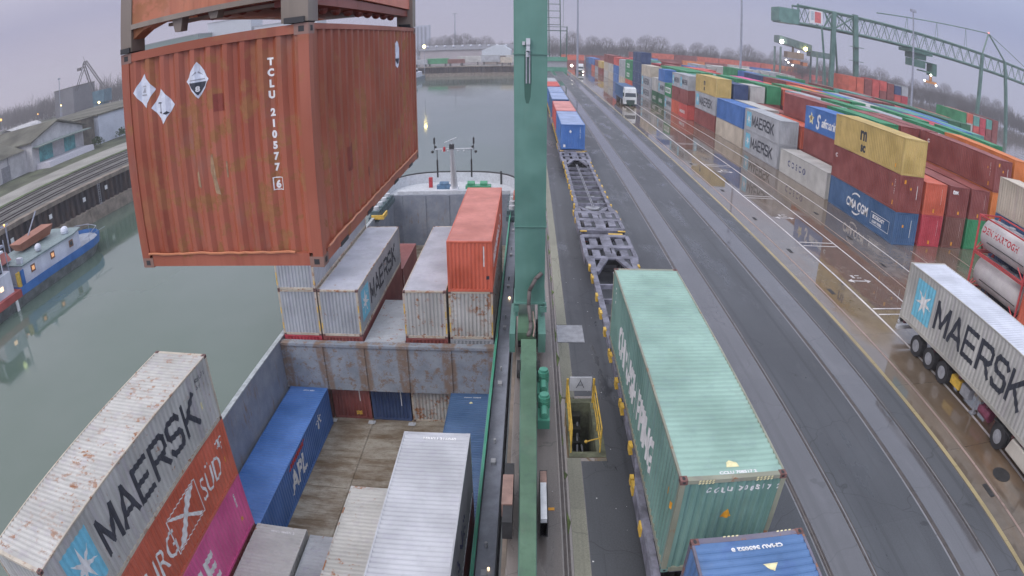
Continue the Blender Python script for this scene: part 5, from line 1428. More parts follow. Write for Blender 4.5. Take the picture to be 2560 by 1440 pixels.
# rows behind, bay by bay
PAL = 'mmmmrroogglbbwntcvkay'
rr = random.Random(41)
def rnd(n): return ''.join(rr.choice(PAL) for _ in range(n))
def row(c, j): return f"{['','in second row','in third row','in fourth row','in fifth row','in sixth row','in seventh row','in eighth row','in ninth row','in tenth row'][c] if c<10 else 'in '+ORD[c]+' row'} from the lane, {ORD[j]} bay from camera"
fixed = {
 (1, 0): 'co', (2, 0): 'vm', (3, 0): 'gm', (4, 0): 'mam', (5, 0): 'mna', (6, 0): 'mml',
 (1, 1): 'mmb', (2, 1): 'mmg', (3, 1): 'mmm', (4, 1): 'mmm', (5, 1): 'vml', (6, 1): 'mmg', (7, 1): 'mml', (8, 1): 'mmg',
 (1, 2): 'mo', (2, 2): 'mmm', (3, 2): 'mml', (4, 2): 'mmg', (5, 2): 'mml', (6, 2): 'mml', (7, 2): 'mmg', (8, 2): 'mmc', (9, 2): 'mmc', (10, 2): 'mmb', (11, 2): 'mmt',
 (1, 3): 'mw', (2, 3): 'mm', (3, 3): 'mmr', (4, 3): 'mml', (5, 3): 'mmm', (6, 3): 'mmg', (7, 3): 'mmw', (8, 3): 'mmw', (9, 3): 'mmn', (10, 3): 'mmt', (11, 3): 'mmt', (12, 3): 'mmb', (13, 3): 'ddd', (14, 3): 'mmd',
 (1, 4): 'mmn', (2, 4): 'mmw', (3, 4): 'mmg', (4, 4): 'mmo', (5, 4): 'mmg', (6, 4): 'mma', (7, 4): 'mmo', (8, 4): 'mmb', (9, 4): 'mml', (10, 4): 'mmm', (11, 4): 'mmm', (12, 4): 'mcc', (13, 4): 'mmd', (14, 4): 'mmd', (15, 4): 'mmt',
 (1, 5): 'mmt', (2, 5): 'mmt', (3, 5): 'mmg', (4, 5): 'mmp', (5, 5): 'mmo', (1, 6): 'mmg', (2, 6): 'mmg', (3, 6): 'mmt', (1, 7): 'mmg', (2, 7): 'mmg'}
rowfn = {(1, 1): {2: f_saf}, (2, 1): {2: f_ever}, (3, 3): {2: f_ali}, (3, 4): {2: f_ever}, (14, 3): {2: f_uasc}, (13, 4): {2: f_uasc}, (4, 0): {2: f_ends}, (1, 0): {0: f_end, 1: f_end}, (2, 0): {0: f_end, 1: f_tex}, (3, 0): {1: f_end},
         (2, 3): {}, (1, 6): {2: f_ever}, (1, 7): {2: f_ever}, (4, 5): {2: f_one}, (8, 4): {}}
cnt = 0
for j in range(0, 13):
    ncol = [7, 9, 12, 15, 17, 14, 13, 12, 11, 10, 9, 8, 7][j]
    for c in range(1, ncol):
        cs = fixed.get((c, j))
        if cs is None:
            n = rr.choice([2, 3, 3, 3]) if j < 8 else rr.choice([2, 2, 3])
            cs = rnd(n)
        if j >= 5 and c in (6, 7): continue
        L = L40
        y0 = b(j)
        near_open = (j == 0)
        hid = len(cs) - 1 if not near_open else 0
        if (c, j) in ((4, 0), (5, 0)): hid = 0
        if j == 0 and c == 6: hid = 2
        if c == 1 and j in (1, 2): hid = 0
        if c == 2 and j in (2, 3): hid = 1
        if (c, j) in ((2, 3), (3, 3), (3, 4), (2, 4)): hid = 0
        if c == 1 and j == 3: hid = 1
        if (c, j) == (3, 3): L = L20; 
        if (c, j) == (2, 4): L = L20
        stack(col_x(c) - (.9 if (j > 4 and c < 6) else 0), y0, cs, row(c, j), L, hid=hid, parts=(j < 4), fn=rowfn.get((c, j), {}))
# white row of stack ends in the middle distance
for k in range(11):
    stack(46.5 + k * 2.75 + (.35 if k > 8 else 0), 172, 'w' + 'wlw'[k % 3] + 'lwww'[k % 4], f"at the {ORD[k]} place in the long white row", hid=0 if k == 10 else 2, parts=False, rust=.1)
# red heap by the yard crane and far rows
for k in range(8):
    stack(88 + k * 2.8, 158, ['mooo', 'mmoo', 'mmmm', 'mmrr', 'momr', 'mmmm', 'mmrn', 'mmcl'][k], f"at the {ORD[k]} place in the red heap by the gantry", hid=2 if k else 1, parts=False)
for k in range(6):
    stack(110 + k * 2.8, 130, ['mmg', 'mwo', 'mrt', 'mcc', 'mmt', 'mmm'][k], f"at the {ORD[k]} place in group right of gantry light pole", hid=1 if k else 0, parts=False)
k = 0
for y0, x0, n in ((330, 22, 13), (345, 60, 12)):
    for i in range(n):
        x = x0 + i * 12.9; cs = ''.join(rr.choice('ommoorammlwb') for _ in range(2))
        t_z = 0
        for q, kk in enumerate(cs):
            lab = f"{CNAME[kk]} container lying crosswise in the {'nearer' if y0==330 else 'farther'} distant row, place {ORD[i]}, {'lower' if q==0 else 'upper'}"
            H = H9 if q else H8
            o = container(x - CW / 2, y0 - L40 / 2, t_z + (2.6 if y0 == 345 else 0), L40, H, kk, lab, YG, .05, .4, parts=False); o.rotation_euler = (0, 0, R(90))
            t_z += H
for kk, mm in stuffm.items():
    o = mm.build('lower_containers', pm(kk, .06, .45)); tag(o, f"{CNAME[kk]} containers shut in under the top tier of the yard", 'container stacks', None, 'stuff')

# ------------------------------------------------------------------ big yard gantry crane
YC = 165.0
gy = empty('yard_gantry_crane', (90, YC, 0), 'tall green lattice gantry crane spanning the container yard', 'gantry crane')
def gy_(name, m, mat, par=None):
    me = m.mesh(name)
    for v in me.vertices: v.co -= Vector((90, YC, 0))
    return link(name, me, mat, par or gy)
GG = paint('weathered_gantry_green', (0.065, 0.15, 0.125), .05, .4)
zb, zt_ = 23.4, 28.6
xa, xb = 73.0, 195.0
m = MB()
for y in (YC - 2.2, YC + 2.2):
    m.bar((xa, y, zb), (xb, y, zb), .38, 4); m.bar((xa, y, zt_), (xb, y, zt_), .30, 4)
    x = xa; k = 0
    while x < xb - 3:
        m.bar((x, y, zt_), (x + 2.1, y, zb), .12, 4); m.bar((x + 2.1, y, zb), (x + 4.2, y, zt_), .12, 4)
        m.bar((x, y, zt_), (x, y, (zb + zt_) / 2), .06, 4); x += 4.2
x = xa
while x < xb:
    m.bar((x, YC - 2.2, zt_), (x, YC + 2.2, zt_), .1, 4); m.bar((x, YC - 2.2, zb), (x + 4.2, YC + 2.2, zb), .09, 4); x += 4.2
gy_('lattice_girder', m, GG)
m = MB(); m.box(66.8, YC - 3, 23.2, 73.2, YC + 3, 27.2); m.box(67.4, YC - 3.2, 22.9, 73, YC + 3.2, 23.2); gy_('machine_house', m, paint('gantry_house_green', (0.085, 0.20, 0.17), .03, .3))
m = MB(); m.bar((73, YC - 2.3, zb), (73, YC - 2.3, 29.0), .3, 4)
for x0, x1 in ((81.3, 84.6), (84.6, 92.2)):
    m.bar((x0, YC - 2.3, zb), (x1, YC - 2.3, zt_), .25, 4); m.bar((x0, YC - 2.3, zt_), (x1, YC - 2.3, zb), .25, 4)
gy_('girder_bracing', m, GG)
m = MB(); m.hexa([(83.4, YC - 3.2, 0), (84.6, YC - 3.2, 0), (84.6, YC - 2, 0), (83.4, YC - 2, 0), (84.0, YC - 3.2, zt_), (85.3, YC - 3.2, zt_), (85.3, YC - 2, zt_), (84.0, YC - 2, zt_)])
gy_('leg', m, GG)
m = MB(); m.hexa([(92.4, YC - 3.2, 0), (93.8, YC - 3.2, 0), (93.8, YC - 2, 0), (92.4, YC - 2, 0), (91.3, YC - 3.2, 29.2), (92.8, YC - 3.2, 29.2), (92.8, YC - 2, 29.2), (91.3, YC - 2, 29.2)])
gy_('leg', m, GG)
m = MB(); m.bar((80.6, YC - 2.6, zb), (82.6, YC - 2.6, 5), .35, 4); m.bar((84.9, YC - 2.6, zb), (91.5, YC + 6, 4), .35, 4); gy_('leg_strut', m, GG)
m = MB()
for z in (10.5, 15.2, 19.4): m.box(90.8, YC - 4.0, z, 94.6, YC - 1.4, z + .15)
gy_('leg_platform', m, GG)
m = MB()
for x0, x1 in ((147.6, 145.0), (160.5, 163.0)): m.hexa([(x1 - .6, YC - 3.2, 0), (x1 + .6, YC - 3.2, 0), (x1 + .6, YC - 2, 0), (x1 - .6, YC - 2, 0), (x0 - .5, YC - 3.2, zt_), (x0 + .5, YC - 3.2, zt_), (x0 + .5, YC - 2, zt_), (x0 - .5, YC - 2, zt_)])
gy_('leg', m, GG)
m = MB(); m.bar((147.6, YC - 2.6, zt_), (151.2, YC - 2.6, 36.5), .4, 4); m.bar((160.5, YC - 2.6, zt_), (151.2, YC - 2.6, 36.5), .4, 4); m.bar((151.5, YC + 2.2, zt_), (151.2, YC - 2.6, 36.5), .2, 4); m.bar((164, YC, zt_), (151.2, YC - 2.6, 36.5), .15, 4)
gy_('mast_frame', m, GG)
m = MB(); m.bar((151.2, YC - 2.6, 36.5), (100, YC - 2.6, 31.4), .18, 4)
for x, z in ((139, 35.2), (125, 33.9), (112, 32.6)): m.bar((x, YC - 2.6, z), (x - .7, YC - 2.2, zt_), .09, 4); m.bar((x, YC - 2.6, z), (x + .7, YC - 2.2, zt_), .09, 4)
m.bar((151.2, YC - 2.6, 36.5), (180, YC, zt_), .15, 4)
gy_('stay_rod', m, GG)
m = MB(); m.box(151.0, YC - 2.8, 36.5, 151.5, YC - 2.4, 37.0); gy_('aircraft_lamp', m, emit('red_aircraft_lamp', (1, .25, .2), 2.0))
m = MB(); m.box(76.5, YC - 2.75, 24.1, 80.8, YC - 2.6, 28.0); ban = gy_('banner', m, plain('white_banner', (0.65, 0.66, 0.68), .6, var=.05))
m = MB(); m.box(78.2, YC - 2.8, 24.4, 80.2, YC - 2.751, 27.6); gy_('banner_print', m, plain('pale_red_print', (0.55, 0.12, 0.12), .6), ban)
m = MB(); m.box(76.9, YC - 2.8, 25.0, 78.0, YC - 2.751, 27.6); gy_('banner_print', m, plain('pale_grey_print', (0.38, 0.45, 0.50), .6), ban)
DG = paint('dark_trolley_green', (0.035, 0.11, 0.085), .05, .3)
m = MB(); m.box(113, YC - 4, 22.0, 122, YC + 4, 23.0); m.box(115, YC - 3, 20.3, 120, YC + 3, 22.0); gy_('trolley', m, DG)
m = MB(); m.box(111.5, YC - 6, 17.6, 117.5, YC - 2.5, 19.9); m.box(117.5, YC - 6, 19.6, 122.5, YC - 2.5, 19.9); m.box(120.6, YC - 6, 16.0, 122.5, YC - 2.5, 19.6); m.box(116, YC - 5, 16.6, 122.5, YC - 3, 17.0); gy_('operator_cabin', m, DG)
m = MB(); m.box(119.0, YC - 5.5, 13.4, 123, YC - 3.5, 14.2); m.bar((121, YC - 4.5, 14.2), (121, YC - 4.5, 16), .5, 6); gy_('load_spreader', m, paint('spreader_orange', (0.45, 0.2, 0.06), .2, .5))
LAMP = emit('lit_flood_lamp', (1.0, 0.93, 0.78), 22); LAMPY = emit('lit_yellow_lamp', (1.0, 0.78, 0.25), 16); LAMPO = emit('lit_orange_lamp', (1.0, 0.48, 0.12), 3)
WARMW = emit('warm_lit_window', (0.75, 0.36, 0.16), 0.9)
for x, z in ((117.6, 14.0), (122.7, 13.2), (120.2, 16.1)):
    m = MB(); m.sphere((x, YC - 5.7, z), .28, 5); gy_('work_lamp', m, LAMP)

# ------------------------------------------------------------------ smaller far gantry with lit lamps
g2 = empty('far_gantry_crane', (100, 225, 0), 'smaller distant gantry crane with lit yellow lamps and hanging load', 'gantry crane')
def g2_(name, m, mat):
    me = m.mesh(name)
    for v in me.vertices: v.co -= Vector((100, 225, 0))
    return link(name, me, mat, g2)
GD = paint('far_gantry_grey_green', (0.10, 0.16, 0.15), .05, .3)
m = MB(); m.hexa([(92, 222, 18.6), (106, 222, 16.6), (106, 228, 16.6), (92, 228, 18.6), (92, 222, 21.4), (106, 222, 19.4), (106, 228, 19.4), (92, 228, 21.4)])
m.box(106, 223, 15.0, 115, 227, 17.3)
for k in range(8): m.bar((92.6 + k * 1.8, 221.8, 21 - k * .26), (93.5 + k * 1.8, 221.8, 18.3 - k * .26), .12, 4)
g2_('girder', m, GD)
m = MB()
for x in (92.5, 108.5, 114.5): m.bar((x, 222, 17), (x, 222, 0), .45, 4); m.bar((x, 228, 17), (x, 228, 0), .45, 4)
g2_('legs', m, GD)
m = MB(); m.box(96, 223, 13.2, 103, 227, 15.6); m.bar((99, 225, 15.6), (99, 225, 18), .5, 6); g2_('trolley', m, plain('dull_brown_trolley', (0.20, 0.15, 0.12), .6))
m = MB(); m.box(98.5, 223, 11.2, 101.5, 227, 12.6); m.box(103, 223.5, 10.8, 105, 226.5, 12.2); g2_('load', m, plain('rusty_orange_load', (0.42, .16, .08), .6))
for x, z, r, mt in ((92.6, 19.0, .75, LAMP), (102.8, 17.5, .75, LAMPY), (94.6, 12.2, .25, LAMP), (95.6, 11.4, .25, LAMP), (97.4, 10.5, .25, LAMP), (99.8, 16.0, .25, LAMP)):
    m = MB(); m.sphere((x, 221.2, z), r, 6); g2_('flood_lamp', m, mt)

# ------------------------------------------------------------------ far quay crane leg with ladder behind the near leg
YL = 258
f3 = empty('far_quay_crane', (12, YL, 0), 'distant green quay crane portal with ladder tower, half behind the near leg', 'crane')
def f3_(name, m, mat):
    me = m.mesh(name)
    for v in me.vertices: v.co -= Vector((12, YL, 0))
    return link(name, me, mat, f3)
m = MB(); m.box(3, YL - .8, 0, 15.2, YL + .8, 1.7); m.box(3, YL - .8, 4.2, 15.2, YL + .8, 6.0); f3_('portal_beam', m, paint('far_crane_green', (0.06, 0.26, 0.17), .0, .3))
m = MB(); m.box(3, YL - .3, 1.7, 15.0, YL + .3, 4.2); f3_('beam_panel', m, GREYM)
DGR = plain('dark_green_ladder_steel', (0.035, 0.09, 0.07), .6)
m = MB()
for x in (3.2, 7.3, 11.9): m.bar((x + .6, YL, 6), (x, YL, 45), .22, 4)
for k in range(12): z = 19.5 + k * 2.9; m.bar((3.2, YL, z), (12.0, YL, z), .14, 4)
m.bar((3.2, YL, 17.0), (15.2, YL, 17.0), .2, 4); m.bar((3.2, YL, 18.6), (15.2, YL, 18.6), .12, 4); m.bar((15.0, YL, 18.8), (14.8, YL, 6), .25, 4)
m.bar((13.9, YL, 50), (13.4, YL, 18.6), .06, 4)
f3_('ladder_tower', m, DGR)

# ------------------------------------------------------------------ light masts, chimneys
GP = plain('galvanised_mast', (0.27, 0.29, 0.36), .5)
for x, y, h, r, lb in ((16.6, 222, 45, .42, 'tall slim light mast over the start of the yard lane'), (60.2, 175, 45, .38, 'tall light mast rising from the white container row'), (92.5, 131, 31, .34, 'light mast under the gantry girder'),
                    (-70, 600, 40, .9, 'thin distant mast above the bare trees'), (-176.5, 185, 19.5, .25, 'lamp post on the opposite bank beside the dark store'), (-81, 700, 22, .7, 'faint short mast left of the distant thin one'), (12.5, 520, 52, .7, 'thin distant mast just right of the far crane ladder')):
    p_ = empty('light_mast', (x, y, 0), lb, 'mast', 'masts around the harbour')
    m = MB(); m.bar((0, 0, 0), (0, 0, h), r, 8, r * .6); m.build('pole', GP, p_)
    m = MB(); m.box(-r * 2.5, -r, h - .4, r * 2.5, r, h + .3); m.build('lamp_head', GP, p_)

# ------------------------------------------------------------------ far trucks in the lane
def lorry(x, y, lab, lit, ck):
    t = empty('lorry', (x, y, 0), lab, 'truck', 'lorries in the wet lane')
    m = MB(); m.hexa([(-1.25, 0, .35), (1.25, 0, .35), (1.25, 2.2, .35), (-1.25, 2.2, .35), (-1.25, .0, 1.9), (1.25, .0, 1.9), (1.25, 2.2, 3.1), (-1.25, 2.2, 3.1)])
    m.v[4] = (-1.22, .05, 1.75); m.v[5] = (1.22, .05, 1.75)
    m.hexa([(-1.24, .06, 1.75), (1.24, .06, 1.75), (1.24, 2.2, 1.75), (-1.24, 2.2, 1.75), (-1.15, .45, 3.5), (1.15, .45, 3.5), (1.15, 2.1, 3.75), (-1.15, 2.1, 3.75)])
    m.build('cab', paint('white_cab_paint', (0.62, 0.66, 0.68), 0, .2), t)
    m = MB(); m.hexa([(-1.12, .08, 1.85), (1.12, .08, 1.85), (1.12, .2, 1.85), (-1.12, .2, 1.85), (-1.05, .26, 2.65), (1.05, .26, 2.65), (1.05, .36, 2.65), (-1.05, .36, 2.65)]); m.build('windscreen', GLASS, t)
    m = MB(); m.box(-.85, -.05, .4, .85, .03, 1.25); m.box(-1.25, -.06, .25, 1.25, .1, .42); m.box(-1.5, .3, 1.9, -1.3, .5, 2.7); m.box(1.3, .3, 1.9, 1.5, .5, 2.7); m.build('grille', plain('dark_green_grille', (0.03, 0.06, 0.05), .5), t)
    for s in (-1, 1):
        m = MB(); m.box(s * 1.0 - .2, -.08, .5, s * 1.0 + .2, -.02, .75); m.build('headlight', LAMP if lit else WHITE, t)
        for yy in (1.3, 4.6, 9, 10.3, 11.6):
            m = MB(); m.disc((s * 1.05, yy, .5), (1, 0, 0), .5, .32, 16); m.build('wheel', RUBBER, t)
    m = MB(); m.box(-1.1, 2.2, .8, 1.1, 13.5, 1.12); m.build('chassis', DARK, t)
    if ck: container(x - CW / 2, y + 2.6, 1.15, L40 - 1.2 if False else L40, H8, ck, lab.replace('lorry', 'container on the lorry').replace('white ', ''), None, parts=False)
lorry(20.0, 124.5, 'white lorry driving towards the camera along the wet lane', False, 's')
lorry(19.6, 246, 'distant lorry with lit headlights at the far end of the lane', True, None)
m = MB(); m.sphere((15.8, 240, 3.2), .45, 6); o = m.build('vehicle_lamp', LAMP); tag(o, 'bright white lamp beside the distant lorry', 'lamp')

# ------------------------------------------------------------------ boat by the opposite bank
bt = empty('river_boat', (-48.6, 40, WZ), 'blue and white river vessel stern moored by the dark opposite quay wall', 'boat')
def bt_(name, m, mat, **kw):
    me = m.mesh(name)
    for v in me.vertices: v.co -= Vector((-48.6, 40, WZ))
    return link(name, me, mat, bt, **kw)
def stern(x0, x1, y0, y1, yb, n=10):
    cx, rx = (x0 + x1) / 2, (x1 - x0) / 2
    return [(x0, yb)] + [(x1, yb)] + [(cx + rx * math.cos(t), y0 + (y1 - y0) * math.sin(t) ** .8) for t in [math.pi * k / n for k in range(n + 1)]]
pl_, ph_ = stern(-52.3, -45.9, 47.5, 52.6, 5), stern(-52.8, -45.3, 48.0, 54.2, 5)
m = MB(); n = len(pl_); m.v += [(x, y, -6) for x, y in pl_] + [(x, y, -3.95) for x, y in ph_]
for k in range(n): m.f.append((k, (k + 1) % n, n + (k + 1) % n, n + k))
m.f.append(tuple(n + k for k in range(n)))
bt_('hull', m, plain('grey_green_hull', (0.16, 0.17, 0.17), .5, var=.4, scale=.8))
BLU = paint('bright_blue_hull_band', (0.02, 0.13, 0.40), .0, .3)
m = MB(); q1 = stern(-52.85, -45.25, 48.05, 54.3, 37.2); q2 = stern(-52.9, -45.2, 48.1, 54.4, 37.2)
m.v += [(x, y, -3.98) for x, y in q1] + [(x, y, -3.15) for x, y in q2]; n = len(q1)
for k in range(n): m.f.append((k, (k + 1) % n, n + (k + 1) % n, n + k))
bt_('blue_band', m, BLU)
m = MB(); m.box(-52.85, 5, -3.98, -45.2, 37.2, -3.3); bt_('red_band', m, paint('faded_red_hull_band', (0.38, 0.07, 0.06), .1, .5))
m = MB(); m.prism(stern(-52.6, -45.5, 48.1, 54.0, 5), -3.6, -3.5); bt_('deck', m, GANG)
m = MB(); m.prism([(-51.8, 38.6), (-45.9, 38.6), (-45.9, 47.4), (-46.6, 49.4), (-51.2, 49.4), (-51.8, 47.4)], -3.5, -1.65)
BW = paint('boat_white_paint', (0.58, 0.60, 0.68), 0, .25)
bt_('deckhouse', m, BW, bevel=.05)
m = MB(); m.prism([(-52.0, 38.4), (-45.7, 38.4), (-45.7, 47.5), (-46.5, 49.7), (-51.3, 49.7), (-52.0, 47.5)], -1.65, -1.52); bt_('deckhouse_roof', m, plain('grey_green_roof', (0.20, 0.26, 0.27), .5))
m = MB(); m.box(-51.6, 33.0, -3.5, -45.75, 36.6, -1.3); bt_('wheelhouse_base', m, BW, bevel=.05)
m = MB(); m.box(-51.2, 32.6, -1.3, -46.4, 36.0, .5); bt_('wheelhouse', m, GLASS)
m = MB(); m.box(-51.5, 32.2, .5, -46.0, 36.4, .68)
for x in (-51.2, -48.8, -46.4):
    for y in (32.6, 36.0): m.box(x - .07, y - .07, -1.3, x + .07, y + .07, .5)
bt_('wheelhouse_roof', m, BW)
for yy, hh in ((40.2, True), (43.6, True), (47.0, False)):
    m = MB(); m.box(-45.9, yy - .35, -2.75, -45.84, yy + .35, -2.05); wf = bt_('window_frame', m, RUSTM)
    m = MB(); m.box(-45.835, yy - .2, -2.58, -45.82, yy + .2, -2.2); me = m.mesh('window_pane')
    for v in me.vertices: v.co -= Vector((-48.6, 40, WZ))
    link('window_pane', me, WARMW if hh else GLASS, wf)
m = MB(); m.box(-45.74, 34.6, -2.6, -45.70, 35.1, -2.2); bt_('lit_porthole', m, emit('warm_porthole', (1.0, .7, .45), 1.6))
m = MB(); m.box(-45.85, 37.3, -3.4, -45.7, 37.9, -1.9); bt_('yellow_panel', m, YEL)
m = MB(); m.box(-45.85, 38.0, -3.4, -45.7, 38.55, -1.9); bt_('blue_panel', m, BLU)
m = MB(); m.bar((-46.3, 36.9, -1.5), (-46.3, 36.9, 1.5), .07); m.bar((-50, 43, -1.5), (-50.4, 46.3, 1.5), .09); m.bar((-46.0, 35.4, -1.0), (-46, 35.4, .4), .05); m.box(-49.5, 36, .68, -47, 37.4, .9)
m.path([(-45.4, y, -2.6) for y in (49, 51, 53)], .03); m.path([(-45.6, 50, -2.6), (-47, 53.2, -2.5), (-49, 54, -2.5), (-51, 53.4, -2.5)], .04)
for x, y in ((-45.6, 50), (-47, 53.2), (-49, 54), (-51, 53.4)): m.bar((x, y, -3.5), (x, y, -2.5), .03)
bt_('masts_and_railing', m, GP)
m = MB(); m.sphere((-46.6, 42.2, -1.1), .42, 6); m.box(-47, 38.8, -1.5, -46.2, 39.2, -1.0); m.sphere((-47.2, 47.6, -1.2), .5, 6); bt_('roof_domes', m, BW)
m = MB(); m.hexa([(-50.6, 42, -1.3), (-49.2, 42, -1.3), (-49.2, 47, -1.3), (-50.6, 47, -1.3), (-51, 41.5, -.5), (-48.9, 41.5, -.5), (-48.9, 47.5, -.3), (-51, 47.5, -.3)]); bt_('orange_dinghy', m, paint('dinghy_orange', (0.30, 0.10, 0.05), 0, .3))
m = MB(); m.hexa([(-50.2, 37.2, -1.3), (-48.6, 37.2, -1.3), (-48.6, 39.5, -1.3), (-50.2, 39.5, -1.3), (-50, 37.4, 0), (-49, 37.4, 0), (-49, 39.2, -.4), (-50, 39.2, -.4)]); bt_('red_tarp', m, paint('faded_red_tarp', (0.42, 0.12, 0.10), 0, .3))
m = MB(); m.box(-45.35, 36.0, -5.3, -45.2, 36.35, -4.0); bt_('draught_marker', m, WHITE)
m = MB(); m.sphere((-45.9, 35.3, .15), .28, 6); bt_('deck_lamp_or_glint', m, emit('greenish_lamp', (.85, 1, .45), 1.5))
for x, y, z in ((-53.5, 43.3, 1.1), (-48.5, 37.0, 1.4)):
    m = MB(); m.sphere((x, y, z), .15, 5); bt_('deck_lamp_or_glint', m, LAMPO)
m = MB(); m.bar((-53.5, 43.5, -4), (-53.5, 43.5, 1.2), .12); m.bar((-54.5, 40, .9), (-53.3, 43.8, 1.1), .1); bt_('davit', m, GP)
# far boat
bf = empty('far_boat', (-53, 285, WZ), 'small pale motor vessel far off at the head of the basin', 'boat')
m = MB(); m.prism([(-4, -16), (4, -16), (4, 12), (1.5, 18), (-1.5, 18), (-4, 12)], 0, 1.8); m.build('hull', plain('slate_hull', (0.12, 0.16, 0.19), .5), bf)
m = MB(); m.prism([(-3.2, -12), (3.2, -12), (3.2, 8), (1, 13), (-1, 13), (-3.2, 8)], 1.8, 3.8); m.box(-2.4, -8, 3.8, 2.4, 2, 5.6); m.build('cabin', BW, bf)
m = MB(); m.box(-2.45, -8.05, 4.2, 2.45, 1, 5.2); m.build('windows', GLASS, bf)

# ------------------------------------------------------------------ opposite bank: sheds, tracks, crane, store
def track(x, lab, y0=-20, y1=309):
    t = empty('siding_track', (x, 100, 0), lab, 'rail track', 'sidings on the opposite quay')
    m = MB()
    for s in (-.72, .72): m.box(s - .04, y0 - 100, .04, s + .04, y1 - 100, .16)
    m.build('rails', RAILM, t)
for x, l in ((-60.6, 'siding track nearest the opposite quay edge'), (-64.8, 'middle siding track on the opposite quay'), (-68.6, 'siding track farthest from the opposite quay edge')): track(x, l)
sheet('bank_track_bed', -71, -20, -58.0, 309, 0.03, plain('dark_ballast', (0.11, 0.105, 0.10), .9, var=.4, scale=.6), lab='dark ballast strip along the opposite quay', cat='ballast')
sheet('bank_road', -79, 10, -71.2, 309, 0.02, plain('pale_bank_paving', (0.26, 0.25, 0.23), .8, var=.2, scale=.2), lab='pale paved strip in front of the sheds', cat='road')
GRS = plain('rough_grass', (0.07, 0.105, 0.035), .95, var=.6, scale=.4)
sheet('grass_strip', -71.2, 30, -69.9, 309, 0.05, GRS, 'stuff', 'grass strip along the sidings', 'grass')
MOSSR = plain('mossy_felt_roof', (0.10, 0.098, 0.078), .95, var=.5, scale=.12)
OWH = plain('grimy_white_wall', (0.48, 0.47, 0.48), .8, var=.18, scale=.5)
sh = empty('white_shed', (-98, 78, 0), 'white gabled shed with turquoise doors on the opposite bank', 'shed')
def sh_(name, m, mat):
    me = m.mesh(name)
    for v in me.vertices: v.co -= Vector((-98, 78, 0))
    return link(name, me, mat, sh)
m = MB()
m.box(-150, 84, 0, -90, 101.5, 5.4); m.prism([(84, 5.4), (101.5, 5.4), (92.5, 7.8)], 0, 60)
i0 = len(m.v) - 6
for k in range(6): y, z, x = m.v[i0 + k]; m.v[i0 + k] = (-90 - x, y, z)
m.box(-150, 20, 0, -92, 84, 4.4)
sh_('walls', m, OWH)
m = MB()
for a, c, z0, z1 in ((83.3, 92.5, 5.3, 7.95), (92.5, 102.2, 7.95, 5.1)):
    m.hexa([(-151, a, z0 + .02), (-89.3, a, z0 + .02), (-89.3, c, z1 + .02), (-151, c, z1 + .02), (-151, a, z0 + .3), (-89.3, a, z0 + .3), (-89.3, c, z1 + .3), (-151, c, z1 + .3)])
m.hexa([(-151, 19, 4.42), (-91.4, 19, 4.42), (-91.4, 83.2, 4.42), (-151, 83.2, 4.42), (-151, 19, 9.0), (-106, 19, 8.8), (-106, 83.2, 8.8), (-151, 83.2, 9.0)])
sh_('roof', m, MOSSR)
TQ = plain('faded_turquoise_door', (0.10, 0.33, 0.34), .6, var=.4, scale=.8)
for a, c in ((86.2, 90.6), (94.6, 98.4)):
    m = MB(); m.box(-89.98, a, 1.2, -89.9, c, 4.0); sh_('door', m, TQ)
m = MB(); m.box(-90, 84.2, 4.3, -87.2, 101.4, 4.5); sh_('canopy', m, plain('grey_green_canopy', (0.22, 0.27, 0.25), .8))
m = MB(); m.hexa([(-89.9, 85, 0), (-85.6, 85, 0), (-85.6, 100, 0), (-89.9, 100, 0), (-89.9, 85, 1.1), (-85.8, 85, 1.1), (-85.8, 100, 1.1), (-89.9, 100, 1.1)]); sh_('loading_dock', m, plain('pale_lilac_dock', (0.55, 0.53, 0.58), .7, var=.08))
m = MB()
for y in (30, 38, 46, 54, 62, 70, 74, 78): m.box(-92.0, y, .2, -91.93, y + .25, 4.3)
for y in (34, 50, 66, 76): m.box(-92.0, y, .1, -91.9, y + 2.6, 2.8)
sh_('wall_seams', m, plain('grey_wall_seam', (0.22, 0.22, 0.24), .8))
m = MB(); m.box(-120, 60, 9.0, -105, 66, 9.4); sh_('skylight', m, OWH)
dk = empty('dark_store', (-97, 104, 0), 'drab brown-grey store between the two white sheds', 'store')
m = MB(); m.box(-20, -2.2, 0, 6.5, 2.4, 6.3); m.build('walls', plain('drab_brown_wall', (0.13, 0.115, 0.095), .9, var=.4, scale=.5), dk)
m = MB(); m.box(-21, -2.3, 6.32, 6.7, 2.5, 6.5); m.build('roof', MOSSR, dk)
ws = empty('pale_hall', (-100, 125, 0), 'plain pale hall half hidden behind the hanging container', 'hall')
m = MB(); m.box(-25, -17.5, 0, 10, 30, 6.2); m.build('walls', plain('pale_blue_wall', (0.52, 0.55, 0.62), .7, var=.1, scale=.3), ws)
m = MB(); m.box(-26, -18, 6.25, 10.3, 31, 6.6); m.build('roof', MOSSR, ws)
st = empty('dark_silo_block', (-237, 262, 0), 'dark blocky storehouse behind the luffing crane', 'building')
m = MB(); m.box(-8, -10, 0, 8, 10, 15.4); m.build('walls', plain('dark_grey_block', (0.13, 0.13, 0.145), .9, var=.2, scale=.1), st)
m = MB(); m.box(-8.3, -10.3, 15.4, 8.3, 10.3, 15.8); m.build('roof', MOSSR, st)
lc = empty('luffing_crane', (-183, 222, 0), 'blue harbour crane with folded lattice jib on the opposite bank', 'crane')
LB = paint('harbour_crane_blue', (0.04, 0.12, 0.17), .1, .4)
m = MB(); m.box(-3, -3, 5, 4.5, 3, 10.5); m.hexa([(-5, -3, 0), (5, -3, 0), (5, 3, 0), (-5, 3, 0), (-3, -2, 5), (3, -2, 5), (3, 2, 5), (-3, 2, 5)]); m.build('machinery_house', LB, lc)
m = MB()
